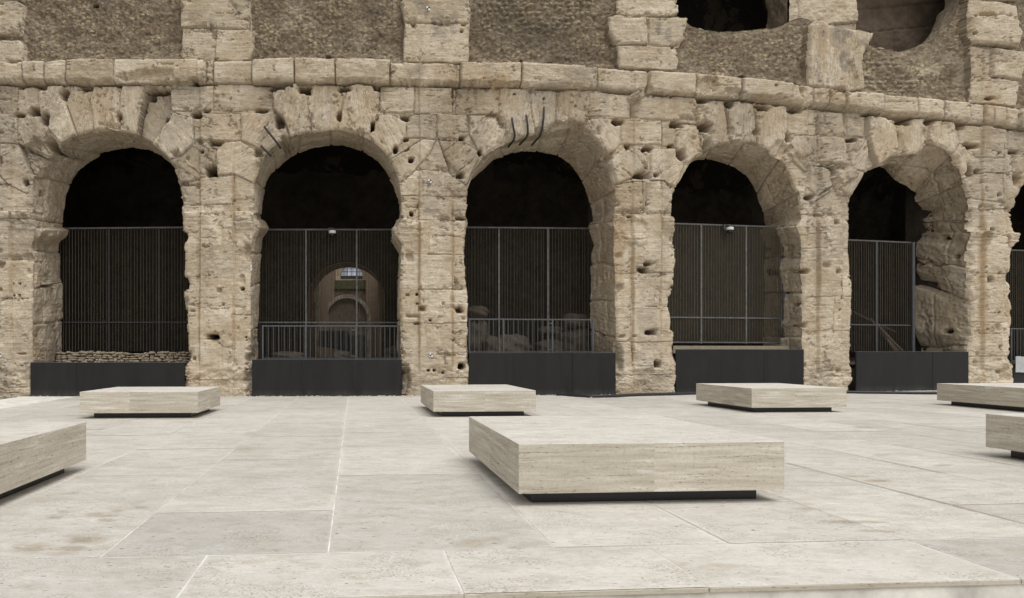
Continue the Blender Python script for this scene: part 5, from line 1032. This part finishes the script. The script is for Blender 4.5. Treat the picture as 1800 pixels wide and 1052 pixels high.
w0, w1 = X_(586, Zb), X_(645, Zb); M['dimstone'] = simple_mat('dim_court_masonry', (.17,.13,.09), .95, 0, .6, 2.5, .08)
bxp('court_buttress', X_(540, Zb-1), X_(587, Zb-1), Zb-1, Zb, .2, 9.6, M['brick']); bxp('court_buttress', X_(643, Zb-1), X_(690, Zb-1), Zb-1, Zb, .2, 9.6, M['brick'])
# end wall with the half-round window
zs = CH+(PY-486)/F*Zb; zt_ = CH+(PY-467)/F*Zb; wr = zt_-zs; wc = X_(618, Zb); ww = (X_(637.5,Zb)-X_(599,Zb))/2
m = MB(); N_ = 24; zb0 = CH+(PY-491)/F*Zb
op = [(wc-ww, zb0), (wc-ww, zs)]+[(wc-ww*math.cos(a), zs+wr*math.sin(a)) for a in np.linspace(.08, math.pi-.08, N_)]+[(wc+ww, zs), (wc+ww, zb0)]
ou = [(w0-2, zb0), (w0-2, zs)]+[(wc-(wc-w0+2)*math.cos(a), 9.6) for a in np.linspace(.08, math.pi-.08, N_)]+[(w1+2, zs), (w1+2, zb0)]
n_ = len(op); vs = [(x-AMO[0], Zb-AMO[1], z) for x, z in op]+[(x-AMO[0], Zb-AMO[1], z) for x, z in ou]+[(x-AMO[0], Zb+.4-AMO[1], z) for x, z in op]
m.add(vs, [(i, i+1, n_+i+1, n_+i) for i in range(n_-1)]+[(i, 2*n_+i, 2*n_+i+1, i+1) for i in range(n_-1)]); m.add([(w0-2,Zb-AMO[1],.2),(w1+2,Zb-AMO[1],.2),(w1+2,Zb-AMO[1],zb0),(w0-2,Zb-AMO[1],zb0)], [(0,1,2,3)])
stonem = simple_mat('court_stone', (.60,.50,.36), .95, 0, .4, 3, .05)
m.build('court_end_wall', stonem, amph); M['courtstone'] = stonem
win = empty('lunette_window', (wc-AMO[0], Zb+.2-AMO[1], zb0)); win.parent = amph
m = MB(); m.add([(-ww,.05,0),(ww,.05,0),(ww,.05,zs-zb0)]+[(ww*math.cos(a),.05,zs-zb0+wr*math.sin(a)) for a in np.linspace(.1,math.pi-.1,16)]+[(-ww,.05,zs-zb0)], [tuple(range(20))]); m.build('pane', M['glass'], win)
m = MB()
for i in (-1, 0, 1): m.box((i*ww*.42-.02, 0, 0), (i*ww*.42+.02, .03, zs-zb0+wr*math.sqrt(1-(.42*i)**2)-.01))
m.box((-ww, 0, -.02), (ww, .03, .22)); m.box((-ww, -.002, zs-zb0+.28), (ww, .032, zs-zb0+.31)); m.build('window_frame', M['rail'], win)
m = MB(); m.box((-ww*.40,.035,.24),(-.025,.04,.60)); m.box((.025,.035,.24),(ww*.40,.04,.60)); m.build('bright_pane', M['glowpane'], win)
# mossy ledge and the filled arch under the window
yl = Zb-.9; bxp('mossy_ledge', X_(588, yl), X_(644, yl), yl, Zb-.01, CH+(PY-508)/F*yl, CH+(PY-493)/F*yl, M['moss'])
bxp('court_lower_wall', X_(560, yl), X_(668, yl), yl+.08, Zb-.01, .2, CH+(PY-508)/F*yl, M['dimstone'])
yc = Zb-1.2; fc = X_(610, yc); fr = (X_(652,yc)-X_(568,yc))/2; zc2 = CH+(PY-560)/F*yc
m = MB(); pts = [(fc-fr, .3), (fc-fr, zc2)]+[(fc-fr*math.cos(a), zc2+fr*math.sin(a)) for a in np.linspace(.1, 3.04, 20)]+[(fc+fr, zc2), (fc+fr, .3)]
n_ = len(pts); m.add([(x-AMO[0], yc-AMO[1], z) for x, z in pts]+[(x-AMO[0], yc+.3-AMO[1], z) for x, z in pts], [tuple(range(n_))]+[(i, n_+i, n_+i+1, i+1) for i in range(n_-1)])
m.build('blocked_arch', simple_mat('filled_arch_stone', (.20,.155,.115), .95, 0, .35, 4, .06), amph)
arch_band('plaster_arch', yc-.15, yc, fr*.84, fr, fc, zc2, .3, simple_mat('pale_old_plaster', (.45,.39,.32), .95, 0, .6, 3, .06))
bxp('court_pilaster', X_(551.5, ZI+1.45), X_(561, ZI+1.45), ZI+1.45, ZI+1.9, .2, 6.3, M['courtstone']); bxp('court_pilaster', X_(664, ZI+1.45), X_(668, ZI+1.45), ZI+1.45, ZI+1.9, .2, 6.3, M['courtstone'])
for i_ in range(34):
    z_ = .9+i_*.13
    if z_ < hspr:
        for sg, nm in ((-1, 0), (1, 1)):
            xe = pcx+sg*prx; bxp('brick_course', min(xe, xe-sg*.16), max(xe, xe-sg*.16), ZI+1.30, ZI+1.42, z_, z_+.065, M['brick'])
# masonry block and tarpaulin in the court
Zq = ZI-1.6; e2 = empty('masonry_block', (X_(624, Zq), Zq, .9)); tag(e2, 'square rubble block with a pale flat top behind the gate of the second arch', 'masonry block')
hw = 17/F*Zq; zt2 = CH+(PY-583)/F*Zq-.9
m = MB(); m.box((-hw, 0, 0), (hw, .7, zt2-.16)); m.build('rubble_body', M['boulder'], e2, bevel=.03); m = MB(); m.box((-hw-.02, -.03, zt2-.16), (hw+.02, .72, zt2)); m.build('pale_cap', M['ground'], e2, bevel=.02)
Zq = ZI-2.2; x0, x1 = X_(560, Zq), X_(612, Zq); zt3 = CH+(PY-582)/F*Zq; zb3 = CH+(PY-618)/F*Zq
m = MB(); n = 40; vs = []
for j in range(9):
    for i in range(n+1):
        u = i/n; v = j/8; xx = x0+(x1-x0)*u + (1-v)*.12*u; vs.append((xx-x0, .07*math.sin(u*38+v)*(.4+(1-v))+(1-v)*-.25, (zb3-zt3)*(1-v)*(1-.25*(1-u))))
m.add(vs, [(j*(n+1)+i, j*(n+1)+i+1, (j+1)*(n+1)+i+1, (j+1)*(n+1)+i) for j in range(8) for i in range(n)])
o = m.build('tarpaulin', M['tarp'], None, True); o.location = (x0, Zq, zt3); sm_ = o.modifiers.new('thick', 'SOLIDIFY'); sm_.thickness = .006
tag(o, 'dark folded tarpaulin hanging beside the square block in the second arch', 'tarpaulin')

# loose grit along the foot of the wall and of the panels
r = random.Random(77); VV, QQ, n0 = [], [], 0
ico = [(0,0,1),(.89,0,.45),(.28,.85,.45),(-.72,.53,.45),(-.72,-.53,.45),(.28,-.85,.45),(0,0,-.4)]
icf = [(0,1,2),(0,2,3),(0,3,4),(0,4,5),(0,5,1),(6,2,1),(6,3,2),(6,4,3),(6,5,4),(6,1,5)]
gm2 = MB()
for i in range(1500):
    x_ = r.uniform(-60, 1900); o_ = abs(r.gauss(0, .09))+.10; 
    if r.random() < .12: o_ += r.random()*1.2
    n_ = outn(np.array(x_)); q = wp(x_, PY, ZF(x_)) + n_*o_; s_ = r.choice([.008,.012,.016,.03]) * r.uniform(.6, 1.3); a_ = r.random()*6.28
    gm2.add([(q[0]+s_*(u_*math.cos(a_)-v_*math.sin(a_))*1.4, q[1]+s_*(u_*math.sin(a_)+v_*math.cos(a_)), .004+s_*.5*w_+s_*.2) for u_, v_, w_ in ico], icf)
o = gm2.build('grit', M['grout']); tag(o, kind='stuff')
